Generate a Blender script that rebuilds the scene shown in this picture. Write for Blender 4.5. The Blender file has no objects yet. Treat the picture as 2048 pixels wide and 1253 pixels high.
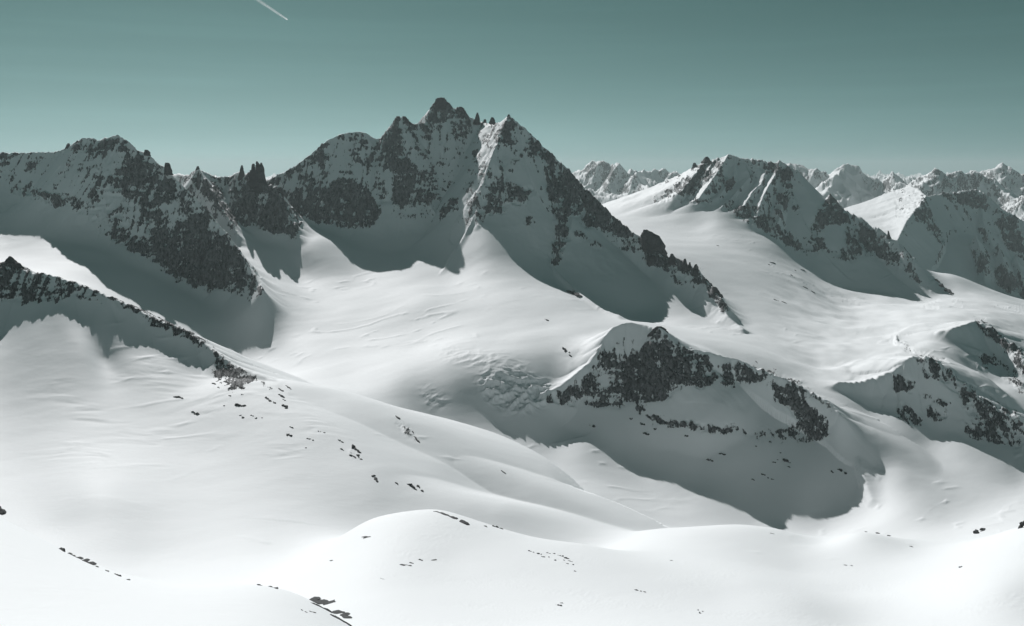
import bpy, math, random
import numpy as np
from mathutils import Vector, noise as mnoise

# ------------------------------------------------------------------ camera, world, sun, exposure
scene = bpy.context.scene
F = 1800.0            # focal length in pixels of the 2048 px wide picture
CX, HY = 1024.0, 338.0  # column straight ahead, row of the true horizon

cam_d = bpy.data.cameras.new("camera")
cam = bpy.data.objects.new("camera", cam_d)
scene.collection.objects.link(cam)
cam.location = (0, 0, 0)
cam.rotation_euler = (math.radians(90), 0, 0)
cam_d.sensor_width = 36.0
cam_d.lens = 36.0 * F / 2048.0
cam_d.shift_y = -(626.5 - HY) / 2048.0
cam_d.clip_start = 1.0
cam_d.clip_end = 120000.0
scene.camera = cam

SUN = Vector((-0.39, 1.0, 0.74)).normalized()      # towards the sun
SUN_EL = math.asin(SUN.z)
SUN_AZ = math.atan2(SUN.x, SUN.y)                  # clockwise from +Y

world = bpy.data.worlds.new("World")
scene.world = world
world.use_nodes = True
wn, wl = world.node_tree.nodes, world.node_tree.links
bg = wn["Background"]
sky = wn.new("ShaderNodeTexSky")
sky.sky_type = 'NISHITA'
sky.sun_disc = False
sky.sun_elevation = SUN_EL
sky.sun_rotation = SUN_AZ
sky.altitude = 3000
sky.air_density = 1.0
sky.dust_density = 2.0
sky.ozone_density = 1.0
bw = wn.new("ShaderNodeRGBToBW")
wl.new(sky.outputs[0], bw.inputs[0])
comb = wn.new("ShaderNodeCombineColor")                  # the photograph's cold green-blue grading, the same all over the sky
for ch, (gain, power) in enumerate(((5.35, 1.42), (8.9, 1.15), (8.8, 1.14))):
    a = wn.new("ShaderNodeMath"); a.operation = 'MULTIPLY'; a.inputs[1].default_value = 0.1
    b = wn.new("ShaderNodeMath"); b.operation = 'POWER'; b.inputs[1].default_value = power
    c = wn.new("ShaderNodeMath"); c.operation = 'MULTIPLY'; c.inputs[1].default_value = gain
    wl.new(bw.outputs[0], a.inputs[0]); wl.new(a.outputs[0], b.inputs[0]); wl.new(b.outputs[0], c.inputs[0])
    wl.new(c.outputs[0], comb.inputs[ch])
tcd = wn.new("ShaderNodeTexCoord"); mpd = wn.new("ShaderNodeMapping"); mpd.inputs["Scale"].default_value = (2.2, 2.2, 46.)
nzd = wn.new("ShaderNodeTexNoise"); nzd.inputs["Scale"].default_value = 1.0; nzd.inputs["Detail"].default_value = 5
mrd = wn.new("ShaderNodeMapRange"); mrd.inputs[1].default_value = .45; mrd.inputs[2].default_value = .8; mrd.inputs[3].default_value = 1.0; mrd.inputs[4].default_value = 1.09
wl.new(tcd.outputs["Generated"], mpd.inputs[0]); wl.new(mpd.outputs[0], nzd.inputs["Vector"]); wl.new(nzd.outputs["Fac"], mrd.inputs[0])
strk = wn.new("ShaderNodeMix"); strk.data_type = 'RGBA'; strk.blend_type = 'MULTIPLY'; strk.inputs[0].default_value = 1.0
wl.new(comb.outputs[0], strk.inputs[6]); wl.new(mrd.outputs[0], strk.inputs[7])
wl.new(strk.outputs[2], bg.inputs["Color"])
bg.inputs["Strength"].default_value = 0.05

sun_d = bpy.data.lights.new("sun", 'SUN')
sun_d.energy = 5.0
sun_d.angle = math.radians(0.5)
sun_d.color = (1.0, 0.98, 0.985)
sun_o = bpy.data.objects.new("sun", sun_d)
scene.collection.objects.link(sun_o)
sun_o.rotation_euler = SUN.to_track_quat('Z', 'Y').to_euler()

vs = scene.view_settings
vs.view_transform = 'Standard'
vs.look = 'None'
vs.exposure = -0.25
vs.gamma = 1.0
vs.use_curve_mapping = False
scene.cycles.max_bounces = 6
scene.cycles.diffuse_bounces = 3
scene.cycles.volume_bounces = 0
HAZE = 3.6e-5

# ------------------------------------------------------------------ helpers
def P(p):
    """picture column, row and forward distance in metres -> a point in the place"""
    px, py, D = p[:3]
    return np.array([(px - CX) / F * D, D, (HY - py) / F * D])

rng = np.random.RandomState(11)
PERM = rng.permutation(4096).astype(np.int32)
GA = rng.rand(4096) * 2 * math.pi
GX = np.cos(GA).astype(np.float32); GY = np.sin(GA).astype(np.float32)

def gnoise(x, y, seed=0):
    """2-D gradient noise, about -0.7..0.7"""
    x = np.asarray(x, np.float64) + seed * 17.31; y = np.asarray(y, np.float64) - seed * 9.77
    xi = np.floor(x); yi = np.floor(y)
    fx = (x - xi).astype(np.float32); fy = (y - yi).astype(np.float32)
    xi = xi.astype(np.int64) & 4095; yi = yi.astype(np.int64) & 4095
    x1 = (xi + 1) & 4095; y1 = (yi + 1) & 4095
    u = fx * fx * fx * (fx * (fx * 6 - 15) + 10); v = fy * fy * fy * (fy * (fy * 6 - 15) + 10)
    def h(a, b):
        return PERM[(PERM[a] + b) & 4095]
    i00 = h(xi, yi); i10 = h(x1, yi); i01 = h(xi, y1); i11 = h(x1, y1)
    n00 = GX[i00] * fx + GY[i00] * fy
    n10 = GX[i10] * (fx - 1) + GY[i10] * fy
    n01 = GX[i01] * fx + GY[i01] * (fy - 1)
    n11 = GX[i11] * (fx - 1) + GY[i11] * (fy - 1)
    a = n00 + u * (n10 - n00); b = n01 + u * (n11 - n01)
    return a + v * (b - a)

def fbm(x, y, oct=4, seed=0, gain=0.5):
    s = 0; a = 1.0; f = 1.0
    for i in range(oct):
        s = s + a * gnoise(x * f, y * f, seed + i); a *= gain; f *= 2.03
    return s

def ridged(x, y, oct=4, seed=0, gain=0.5):
    """0..~1, sharp crests"""
    s = 0; a = 1.0; f = 1.0; n = 0
    for i in range(oct):
        r = 1 - np.abs(gnoise(x * f, y * f, seed + i)) * 2.0
        s = s + a * r * r; n += a; a *= gain; f *= 2.07
    return s / n

def sstep(a, b, x):
    t = np.clip((x - a) / (b - a), 0, 1)
    return t * t * (3 - 2 * t)

def blur(img, s, axis):
    r = max(1, int(3 * s)); k = np.exp(-0.5 * (np.arange(-r, r + 1) / s) ** 2); k /= k.sum()
    pad = [(0, 0)] * img.ndim; pad[axis] = (r, r)
    q = np.pad(img, pad, mode='edge'); out = np.zeros(img.shape, np.float64)
    for i, w in enumerate(k):
        sl = [slice(None)] * img.ndim; sl[axis] = slice(i, i + img.shape[axis])
        out += w * q[tuple(sl)]
    return out

# ------------------------------------------------------------------ the snow surface: surveyed points, thin-plate spline
SNOW_POINTS = [
 # snow under the left mountain
 (-200,400,2050),(-200,500,1700),(0,400,2020),(0,468,1860),(0,510,1720),(90,490,1780),(160,530,1690),(180,460,1885),(270,610,1600),(300,540,1795),
 (400,680,1590),(420,590,1790),(460,707,1600),(520,600,1720),(528,690,1630),(560,620,1730),(380,640,1650),(603,549,2010),(558,553,1945),(625,500,2080),(490,470,2130),(540,525,2010),(560,470,2180),(505,535,1960),
 # cirque and glacier
 (600,445,2300),(700,475,2290),(800,480,2290),(900,475,2250),(720,538,2065),(790,541,2054),(850,521,2114),(910,547,2032),(960,500,2090),(972,455,2180),
 (1050,525,2080),(1095,555,2030),(700,600,1850),(850,600,1820),(1000,600,1810),(1100,605,1800),(700,680,1620),(850,680,1610),(1000,680,1570),(1100,655,1650),
 (600,700,1570),(700,760,1400),(800,765,1370),(900,735,1420),(1000,740,1420),(1060,735,1450),(1150,720,1500),(1000,800,1372),(900,800,1350),(1080,800,1390),
 (870,850,1300),(1000,840,1345),(1110,840,1380),(1024,873,1318),(1100,885,1326),(940,850,1318),(830,880,1225),(1000,905,1255),(1160,890,1326),(1250,940,1296),(1400,1000,1246),
 (1520,1045,1213),(1650,1040,1240),(1745,1010,1258),(1800,950,1295),(1900,1050,1160),(2048,1000,1262),(1700,1070,1150),(1850,1000,1235),(2200,1000,1300),
 # behind the main wall
 (500,480,3000),(700,490,3000),(900,490,3000),(1050,480,3000),(1150,450,3100),
 # hollow under the right-hand ridge
 (1160,560,2080),(1200,600,1990),(1270,632,1980),(1320,637,1970),(1400,648,1930),(1490,672,1850),(1240,560,2120),(1340,590,2080),
 # ramp behind the outcrop
 (1150,600,1880),(1250,645,1730),(1300,645,1790),(1400,672,1690),(1500,708,1620),(1640,772,1545),
 # foot of the outcrop
 (1200,825,1404),(1160,860,1373),(1250,850,1387),(1250,900,1349),(1320,825,1396),(1450,830,1400),(1300,900,1350),(1380,930,1322),(1450,900,1345),(1600,900,1365),(1600,980,1285),(1400,950,1308),(1500,1000,1262),(1712,960,1312),
 # right hand snowfield
 (1250,415,3480),(1300,402,3470),(1340,418,3290),(1390,418,3180),(1440,424,3110),(1400,450,3050),(1350,480,2750),(1500,452,3090),(1540,466,3075),(1400,500,2600),(1560,500,2920),(1480,560,2350),(1600,560,2600),
 (1560,640,2050),(1700,620,2400),(1770,592,2773),(1865,593,2840),(1680,570,2846),(1600,520,2966),(1850,610,2500),(1760,610,2480),(1600,700,1800),(1700,540,2975),(1780,560,2925),(1640,510,3035),(1820,575,2880),(1700,470,3500),(1650,650,2080),(1750,645,2150),
 (1900,602,2500),(1950,612,2320),(2000,640,2050),(2100,680,2000),(1850,630,2100),(1750,685,1850),(1850,692,1720),(1900,705,1690),(1690,735,1660),(1640,745,1640),
 (1923,718,1690),(1980,768,1640),(2048,789,1600),(2000,785,1590),(2120,830,1560),(1950,760,1610),
 (1692,798,1515),(1744,829,1500),(1807,853,1470),(1856,883,1450),(1889,877,1455),(1932,892,1430),(2005,923,1400),(2048,956,1370),(2200,990,1330),
 (1800,812,1524),(1850,842,1494),(1900,822,1508),(1950,862,1472),(2000,882,1452),(2100,920,1410),
 (1690,830,1450),(1760,880,1388),(1730,905,1342),(1745,930,1325),(1780,970,1278),
 # far right
 (1730,430,4600),(1790,430,4500),(1800,480,3900),(1860,500,4060),(1900,500,4038),(1950,560,4005),(2000,590,3935),(2048,592,3900),(1890,533,3880),(1940,570,3860),(2120,600,3850),
 (1870,548,3050),(1900,552,3000),(1950,575,2950),(2000,597,2850),(2048,612,2800),(1840,545,3300),(1700,450,4000),(2200,640,2800),
 (1200,420,4500),(1400,420,4500),(600,430,4500),(0,430,4500),(-200,420,3500),(200,430,3500),(1000,420,4500),(2000,480,5200),
 # long slope below the front left ridge
 (-200,690,960),(8,684,996),(60,668,1004),(115,640,1026),(180,664,1020),(220,680,1014),(270,697,1014),(330,712,1014),(60,702,974),(115,672,1000),(185,706,984),(270,727,984),(0,715,965),(200,722,990),(400,770,972),(0,800,890),(200,850,860),(0,900,800),(400,900,830),(200,1000,690),(600,905,820),(750,985,765),
 (500,840,885),(600,1000,740),(850,1003,800),(500,1100,630),(300,1100,630),(100,1060,650),(600,1112,610),(-200,950,690),
 (520,780,965),(650,840,900),(760,890,880),(880,945,860),(1000,985,890),(940,1010,840),
 (640,790,1010),(760,830,1000),(860,900,1010),(1000,965,960),
 # beyond the dome
 (1100,1020,930),(1200,1050,960),(1000,1040,840),(1300,1105,890),(1400,1085,930),(1480,1090,890),(740,1078,685),(880,1078,695),(1000,1098,690),(1160,1115,680),
 # foreground dome and the right-hand foreground
 (620,1108,600),(740,1040,620),(880,1022,620),(1000,1057,600),(1160,1087,575),(900,1120,500),(1100,1150,480),(750,1150,460),(1024,1253,380),(1300,1253,385),(850,1253,370),
 (1300,1108,600),(1300,1062,820),(1480,1049,800),(1560,1057,790),(1640,1086,760),(1720,1067,755),(1830,1098,740),(1950,1083,730),(2048,1052,700),(2200,1040,700),
 (1500,1158,510),(1600,1203,470),(1700,1256,440),(1450,1200,460),(1600,1140,640),(1700,1180,570),(1800,1180,555),(2000,1180,480),(1900,1253,435),(2150,1253,430),
 # left-hand foreground knoll
 (-200,960,270),(0,1035,262),(120,1097,256),(250,1161,250),(350,1180,235),(450,1178,215),(530,1172,205),(610,1195,200),(700,1248,195),(0,1253,145),(350,1253,155),(600,1290,150),
 (800,1320,190),(-150,1100,190),
 (-150,1040,340),(0,1105,330),(110,1165,320),(250,1230,315),(400,1250,295),(530,1245,260),(620,1265,245),(700,1310,235),
 # under the camera
 (1024,1420,100),(500,1420,90),(1500,1420,110),(2100,1420,110),(-100,1420,80),(1024,1330,250),(1500,1330,280),(2000,1330,300),
 (1024,1600,40),(300,1600,40),(1800,1600,40),
]
VS = 0.55
def _uv(x, D):
    return x / D, np.log(D) * VS
sp = np.array(SNOW_POINTS, float)
SU, SV = (sp[:, 0] - CX) / F, np.log(sp[:, 2]) * VS
SB = (HY - sp[:, 1]) / F
def _tps():
    n = len(SU)
    d2 = (SU[:, None] - SU[None]) ** 2 + (SV[:, None] - SV[None]) ** 2
    K = 0.5 * d2 * np.log(d2 + 1e-12) + np.eye(n) * 3e-5
    Pm = np.stack([np.ones(n), SU, SV], 1)
    A = np.zeros((n + 3, n + 3)); A[:n, :n] = K; A[:n, n:] = Pm; A[n:, :n] = Pm.T
    return np.linalg.solve(A, np.concatenate([SB, np.zeros(3)]))
TW = _tps()
# the spline once on a fine grid, bicubic-free bilinear lookups after that
GU = np.linspace(-0.9, 0.9, 361); GV = np.linspace(math.log(15.) * VS, math.log(6000.) * VS, 700)
def _grid():
    uu, vv = np.meshgrid(GU, GV, indexing='ij')
    out = TW[-3] + TW[-2] * uu + TW[-1] * vv
    for i in range(len(SU)):
        d2 = (uu - SU[i]) ** 2 + (vv - SV[i]) ** 2
        out += TW[i] * 0.5 * d2 * np.log(d2 + 1e-12)
    return out
BG = _grid()
BG = blur(blur(BG, 1.0, 0), 1.0, 1)

def cubic_lookup(G, fu, fv):
    """Catmull-Rom style smooth lookup (uniform B-spline, C2)"""
    iu = np.clip(np.floor(fu).astype(int), 1, G.shape[0] - 3); iv = np.clip(np.floor(fv).astype(int), 1, G.shape[1] - 3)
    tu = np.clip(fu - iu, 0, 1); tv = np.clip(fv - iv, 0, 1)
    def w(t):
        return [(1 - t) ** 3 / 6, (3 * t ** 3 - 6 * t ** 2 + 4) / 6, (-3 * t ** 3 + 3 * t ** 2 + 3 * t + 1) / 6, t ** 3 / 6]
    wu, wv = w(tu), w(tv); s = 0
    for i in range(4):
        r = 0
        for j in range(4):
            r = r + wv[j] * G[iu + i - 1, iv + j - 1]
        s = s + wu[i] * r
    return s

def snow_base(x, y):
    D = np.clip(y, 16, 5900)
    u, v = _uv(x, np.maximum(y, 16.0)); v = np.log(D) * VS
    fu = (u - GU[0]) / (GU[1] - GU[0]); fv = (v - GV[0]) / (GV[1] - GV[0])
    b = cubic_lookup(BG, fu, fv)
    z = b * D
    far = sstep(4300, 6500, y)
    return z * (1 - far) + far * (-520 - 0.004 * (y - 5000))

# ------------------------------------------------------------------ ridges: crest lines of the mountains
# label, points, slope on the right hand of the walk, slope on its left, concavity length, jag of the crest, roundness
RIDGES = []
def ridge(label, pts, sr, sl, L=500., jag=3., rnd=0., flute=1., reach=900., cap=0., smooth=False):
    Q = np.array([P(p) for p in pts])
    if smooth:
        E = np.vstack([2 * Q[0] - Q[1], Q, 2 * Q[-1] - Q[-2]]); out = []
        for i in range(len(Q) - 1):
            a, b, c, d = E[i:i + 4]
            for t in np.arange(8) / 8.:
                out.append(.5 * (2 * b + (c - a) * t + (2 * a - 5 * b + 4 * c - d) * t * t + (3 * b - a - 3 * c + d) * t ** 3))
        Q = np.array(out + [Q[-1]])
    RIDGES.append(dict(cap=cap, label=label, P=Q, sr=sr, sl=sl, L=L, jag=jag, rnd=rnd, fl=flute, reach=reach, seed=len(RIDGES)))

LEFT, NEEDLE, MAIN, PYR, RIGHT, FARR, CROP, CRAG, FRONT, SPUR, DIST = range(1, 12)

# left mountain
ridge(LEFT, [(-500,360,2500),(-250,330,2300),(-60,312,2150),(0,305,2100),(60,307,2080),(120,301,2060),(137,290,2050),(165,276,2035),(200,278,2020),(235,271,2010),
             (258,285,2000),(275,302,1990),(292,304,1985),(318,328,1975),(330,332,1970),(345,352,1960),(365,372,1950),(400,402,1925),(440,450,1885),(480,502,1830),(505,545,1785),(520,575,1750),(527,584,1735)],
      1.4, 1.5, 700, 2.5)
# needle ridge
ridge(NEEDLE, [(330,350,2420),(352,347,2400),(380,350,2340),(396,334,2250),(412,360,2220),(432,395,2180),(455,432,2130),(475,470,2090)], 1.6, 1.3, 400, 2.5, 0, .6)
ridge(NEEDLE, [(396,336,2260),(430,354,2330),(460,352,2330),(482,342,2300),(497,345,2280),(513,345,2270),(530,366,2250),(555,374,2230),(562,392,2205),(580,432,2170),(590,464,2140),(595,477,2130)], 1.6, 1.4, 600, 2.5, 0, .6)
# main wall
MAINCREST = [(440,372,2500),(525,362,2440),(545,354,2420),(575,341,2420),(592,330,2430),(620,310,2450),(655,281,2480),(680,270,2490),(700,265,2500),(718,263,2505),(735,268,2510),(752,277,2520),(768,275,2525),
             (778,258,2530),(785,246,2535),(795,235,2540),(805,233,2545),(815,243,2550),(830,248,2560),(850,244,2580),(857,229,2630),(865,211,2635),(872,201,2640),(885,196,2645),(895,202,2645),(905,212,2645),(912,217,2645),(920,214,2645),
             (930,222,2645),(938,234,2645),(950,238,2635),(965,246,2615),(980,247,2540),(1000,245,2480),(1010,238,2460),(1017,231,2450)]
ridge(MAIN, MAINCREST, 1.45, 1.3, 500, 2.5)
ridge(MAIN, [(660,281,2480),(640,335,2420),(650,440,2310)], 1.6, 1.6, 300, 2)
ridge(MAIN, [(716,264,2500),(700,330,2430),(720,390,2370),(730,452,2290)], 1.6, 1.6, 300, 2)
ridge(MAIN, [(800,236,2545),(812,300,2480),(838,360,2420),(868,420,2350)], 1.5, 1.4, 300, 2)
ridge(MAIN, [(775,275,2520),(770,340,2450),(780,410,2370)], 1.5, 1.5, 300, 2)
# pyramid and the long right-hand ridge
ridge(PYR, [(1017,231,2450),(1027,240,2445),(1050,256,2430),(1080,285,2415),(1100,303,2400),(1140,341,2370),(1160,366,2350),(1190,396,2325),(1225,431,2300),(1255,456,2270),(1275,471,2250),(1290,482,2235),(1310,500,2210),(1332,515,2180),
            (1350,518,2160),(1380,532,2125),(1396,540,2110),(1410,557,2085),(1430,582,2035),(1445,605,2000),(1455,636,1950),(1470,655,1920),(1488,669,1880)], 1.3, 1.35, 480, 3.5, 0, .6, 900, 2.5)
ridge(PYR, [(1017,231,2450),(1001,270,2412),(986,305,2352),(968,360,2285),(958,410,2232),(957,450,2188)], 1.4, 1.3, 900, 2, 0, .5)
ridge(PYR, [(970,357,2320),(1030,347,2330),(1090,345,2340)], 1.2, 1.3, 700, 1, 4, .5, 900, 2.5)
ridge(PYR, [(958,448,2208),(1000,445,2220),(1060,440,2230),(1112,440,2220)], 1.1, 1.3, 500, 1, 6, .4, 900, 2.5)
ridge(PYR, [(1030,245,2440),(1085,318,2370),(1110,400,2270),(1116,450,2200),(1112,500,2130),(1105,535,2080),(1114,551,2040),(1150,588,1950),(1200,627,1850),(1240,643,1790)], 2.2, 1.4, 300, 1.5, 0, .6)
# right peak
ridge(RIGHT, [(1262,416,3490),(1320,387,3480),(1350,372,3470),(1375,350,3455),(1400,328,3440),(1415,323,3430),(1430,319,3420),(1445,314,3410),(1460,308,3400),(1480,318,3390),(1500,317,3380),(1520,320,3360),(1545,325,3345),(1560,322,3335),(1575,330,3320),(1590,335,3305),(1600,358,3290),(1625,380,3270),
              (1637,405,3255),(1646,412,3245),(1660,389,3230),(1680,415,3205),(1700,426,3185),(1720,432,3160),(1745,455,3125),(1760,456,3105),(1775,476,3065),(1795,482,3040),(1810,501,3000),(1830,546,2945),(1842,571,2905),(1862,591,2865)], 1.1, 1.1, 700, 7, 0, 1.5)
for pts in ([(1375,350,3455),(1355,375,3385),(1330,400,3320)], [(1393,335,3445),(1372,362,3370),(1346,396,3280)], [(1430,319,3420),(1408,352,3330),(1380,394,3230)], [(1473,313,3393),(1468,350,3310),(1436,396,3200)], [(1411,323,3430),(1390,347,3340),(1362,385,3240)], [(1458,308,3400),(1435,345,3300),(1400,395,3190)], [(1487,319,3385),(1500,352,3300),(1467,392,3210),(1444,420,3140)],
            [(1540,326,3350),(1523,367,3245),(1508,380,3210),(1488,412,3130)], [(1564,326,3330),(1528,390,3175),(1513,432,3080)], [(1578,332,3318),(1569,380,3210),(1556,445,3070)]):
    ridge(RIGHT, pts, 0.50, 1.9, 800, 3, 0, .7)
ridge(RIGHT, [(1625,380,3270),(1612,430,3180),(1612,480,3080)], 2.0, 1.4, 500, 3, 0, .7)
ridge(RIGHT, [(1660,390,3230),(1655,440,3130),(1650,480,3040)], 2.2, 1.5, 500, 3, 0, .7)
# far right mountain
ridge(FARR, [(1722,428,4700),(1770,386,4750),(1820,371,4700),(1838,380,4500),(1852,392,4300),(1835,415,4100),(1815,440,3900),(1800,470,3700),(1794,484,3600)], 0.42, 1.3, 1200, 4)
ridge(FARR, [(1852,392,4300),(1870,390,4320),(1900,386,4350),(1950,378,4400),(1975,391,4360),(2000,416,4300),(2048,440,4250),(2150,480,4150)], 1.25, 1.0, 1200, 10, 0, 2.6)
ridge(FARR, [(1855,392,4310),(1872,440,4190),(1885,495,4060)], 1.6, 1.3, 600, 4)
ridge(FARR, [(1960,380,4400),(1965,440,4230),(1985,490,4120)], 1.6, 1.3, 600, 4)
ridge(FARR, [(1950,470,4095),(1962,505,4010),(1970,560,3890)], 1.9, 1.5, 400, 4)
ridge(FARR, [(1995,488,4085),(2008,522,3990),(2020,572,3875)], 1.9, 1.5, 400, 4)
ridge(FARR, [(2030,510,4055),(2045,560,3930),(2058,600,3840)], 1.9, 1.5, 400, 4)
# outcrop in the middle
ridge(CROP, [(1085,795,1400),(1130,765,1430),(1180,725,1465),(1202,692,1490),(1212,670,1505),(1228,653,1515),(1252,644,1522),(1285,646,1515),(1305,655,1500),(1320,656,1490),(1345,688,1475),(1400,702,1480),(1470,716,1480),(1540,745,1460),(1600,773,1440),(1650,800,1415),(1680,830,1390),(1702,880,1380),(1722,940,1322),(1745,1008,1262)],
      1.6, 0.60, 200, 2.0, 3., .3, 260)
# crags on the right
ridge(CRAG, [(1662,775,1545),(1676,768,1550),(1700,766,1555),(1750,756,1557),(1785,742,1562),(1813,719,1570),(1835,713,1572),(1855,717,1562),(1874,725,1555),(1914,759,1535),(1956,792,1512),(1977,810,1500),(2026,829,1485),(2048,838,1480),(2200,890,1440)],
      1.5, 0.28, 300, 5., 4., 1.1, 260)
ridge(CRAG, [(1850,674,1800),(1880,664,1785),(1900,661,1780),(1930,650,1800),(1951,641,1830),(1972,652,1815),(1992,668,1800),(2020,698,1760),(2048,716,1720),(2150,770,1650)], 1.5, 0.25, 300, 2.2, 4., .5, 260)
# front left ridge
ridge(FRONT, [(-500,470,1450),(-200,505,1250),(-60,520,1140),(0,527,1110),(12,522,1107),(20,520,1105),(40,538,1100),(100,550,1088),(150,565,1080),(215,590,1070),(260,610,1065),(300,633,1060),(370,660,1050),(400,682,1045),(440,711,1030),(470,736,1020),(520,758,1000),(565,778,985)],
      1.1, 0.6, 500, 1.2, 2., 0.5, 320)
# rounded snow spurs
ridge(SPUR, [(560,776,985),(640,789,985),(700,803,975),(760,826,960),(800,850,950),(835,886,930),(900,912,915),(1000,948,900),(1060,975,890),(1120,1005,880)], 0.5, 0.5, 420, 0., 38., 0., 380, 0, True)
ridge(SPUR, [(480,780,960),(560,840,905),(640,870,880),(700,903,850),(740,930,830),(775,958,810),(840,982,790),(900,998,780),(960,1012,775)], 0.5, 0.5, 420, 0., 38., 0., 380, 0, True)
# named far peaks
ridge(DIST, [(1080,360,8600),(1150,340,8500),(1185,328,8400),(1204,331,8300),(1225,340,8200),(1242,330,8000),(1262,345,7900),(1290,370,7500),(1330,395,7000)], 1.15, 0.8, 1500, 14, 0, 1.3, 2500)
ridge(DIST, [(1262,345,8500),(1290,338,9000),(1325,333,9000),(1345,347,8900),(1365,357,8800),(1400,372,8500)], 1.15, 0.8, 1500, 14, 0, 1.3, 2500)
ridge(DIST, [(1130,400,6600),(1180,385,6600),(1230,380,6500),(1262,395,6300),(1310,410,6000)], 0.5, 0.35, 1500, 8, 0, 1., 2000)
ridge(DIST, [(1545,332,7600),(1580,325,7500),(1610,335,7400),(1640,348,7300),(1665,352,7500),(1680,340,7500),(1696,328,7500),(1712,340,7450),(1730,350,7400),(1770,357,7300),(1800,350,7200)], 1.1, 0.85, 1500, 16, 0, 1.3, 2500)
ridge(DIST, [(1696,328,7500),(1672,355,7100),(1650,380,6700)], 0.6, 0.9, 1500, 10, 0, 1., 2000)
ridge(DIST, [(1790,372,6600),(1820,360,6500),(1850,345,6400),(1868,335,6350),(1890,342,6350),(1930,352,6300),(1965,346,6300),(1990,362,6200),(2020,385,6000),(2060,400,5800),(2150,440,5600)], 1.1, 0.85, 1500, 16, 0, 1.3, 2500)
ridge(DIST, [(1940,345,7800),(1990,338,7700),(2005,325,7600),(2025,340,7500),(2060,350,7400),(2160,360,7300)], 1.1, 0.85, 1500, 16, 0, 1.3, 2500)

def ridge_eval(R, x, y):
    """height of one ridge over the points, with its rock flutes"""
    Q = R['P']; n = len(Q); L = R['L']; rnd = R['rnd']
    best = np.full(x.shape, -1e9); perp = np.zeros_like(x); d = np.zeros_like(x); uu = np.zeros_like(x)
    u0 = 0.0
    for i in range(n - 1):
        ax, ay, az = Q[i]; bx, by, bz = Q[i + 1]
        dx, dy = bx - ax, by - ay; l2 = dx * dx + dy * dy; l = math.sqrt(l2)
        t0 = ((x - ax) * dx + (y - ay) * dy) / l2; t = np.clip(t0, 0, 1)
        ex = x - (ax + t * dx); ey = y - (ay + t * dy)
        di = np.sqrt(ex * ex + ey * ey) + 1e-6
        pe = (dx * (y - ay) - dy * (x - ax)) / l
        side = np.clip(pe / di, -1, 1) * 0.5 + 0.5
        sl = R['sr'] * (1 - side) + R['sl'] * side
        de = np.sqrt(di * di + rnd * rnd) - rnd if rnd > 0 else di
        hi = az + t * (bz - az) - sl * L * np.log1p(de / L)
        if R['cap'] > 0:
            if i == 0: over = np.maximum(-t0 * l, 0)
            if i == n - 2: over = over + np.maximum((t0 - 1) * l, 0)
        m = hi > best
        best = np.where(m, hi, best); perp = np.where(m, pe, perp); d = np.where(m, di, d); uu = np.where(m, u0 + t * l, uu)
        u0 += l
    if R['cap'] > 0: best = best - R['cap'] * over
    flu = 0
    if R['fl'] > 0:
        k = 1.0 if R['label'] != DIST else 4.0
        sg = np.where(perp > 0, 50.0, 0.0)
        flu = R['fl'] * k * (9 * gnoise(uu / (75 * k) + sg, d / (300 * k), R['seed']) + 5.5 * gnoise(uu / (27 * k) + sg, d / (120 * k), R['seed'] + 40)) * (1 - np.exp(-d / (45 * k)))
    jag = 0
    if R['jag'] > 0:
        k = 1.0 if R['label'] != DIST else 5.0
        jag = R['jag'] * (gnoise(uu / (14 * k), uu * 0 + 0.5, R['seed']) + 0.7 * gnoise(uu / (5.5 * k), uu * 0 + 3.5, R['seed'])) * np.exp(-d / (14 * k))
    fade = np.clip(d / R['reach'] - .45, 0, 1)
    return best + jag + flu - 900 * fade * fade

def macro(x, y):
    """bare mountain shape: height, base height, label of the ridge on top"""
    base = snow_base(x, y)
    hm = np.full(x.shape, -1e5); lab = np.zeros(x.shape, np.int8)
    for R in RIDGES:
        lo = R['P'].min(0) - R['reach']; hi = R['P'].max(0) + R['reach']
        idx = np.nonzero((x > lo[0]) & (x < hi[0]) & (y > lo[1]) & (y < hi[1]))[0]
        if len(idx) == 0: continue
        h = ridge_eval(R, x[idx], y[idx])
        m = h > hm[idx]
        hm[idx] = np.where(m, h, hm[idx]); lab[idx] = np.where(m, R['label'], lab[idx])
    return hm, base, lab

KU = {0: 20, LEFT: 26, NEEDLE: 24, MAIN: 30, PYR: 26, RIGHT: 30, FARR: 40, CROP: 14, CRAG: 10, FRONT: 16, SPUR: 16, DIST: 120}
KARR = np.array([KU.get(i, 20) for i in range(12)], float)

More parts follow.
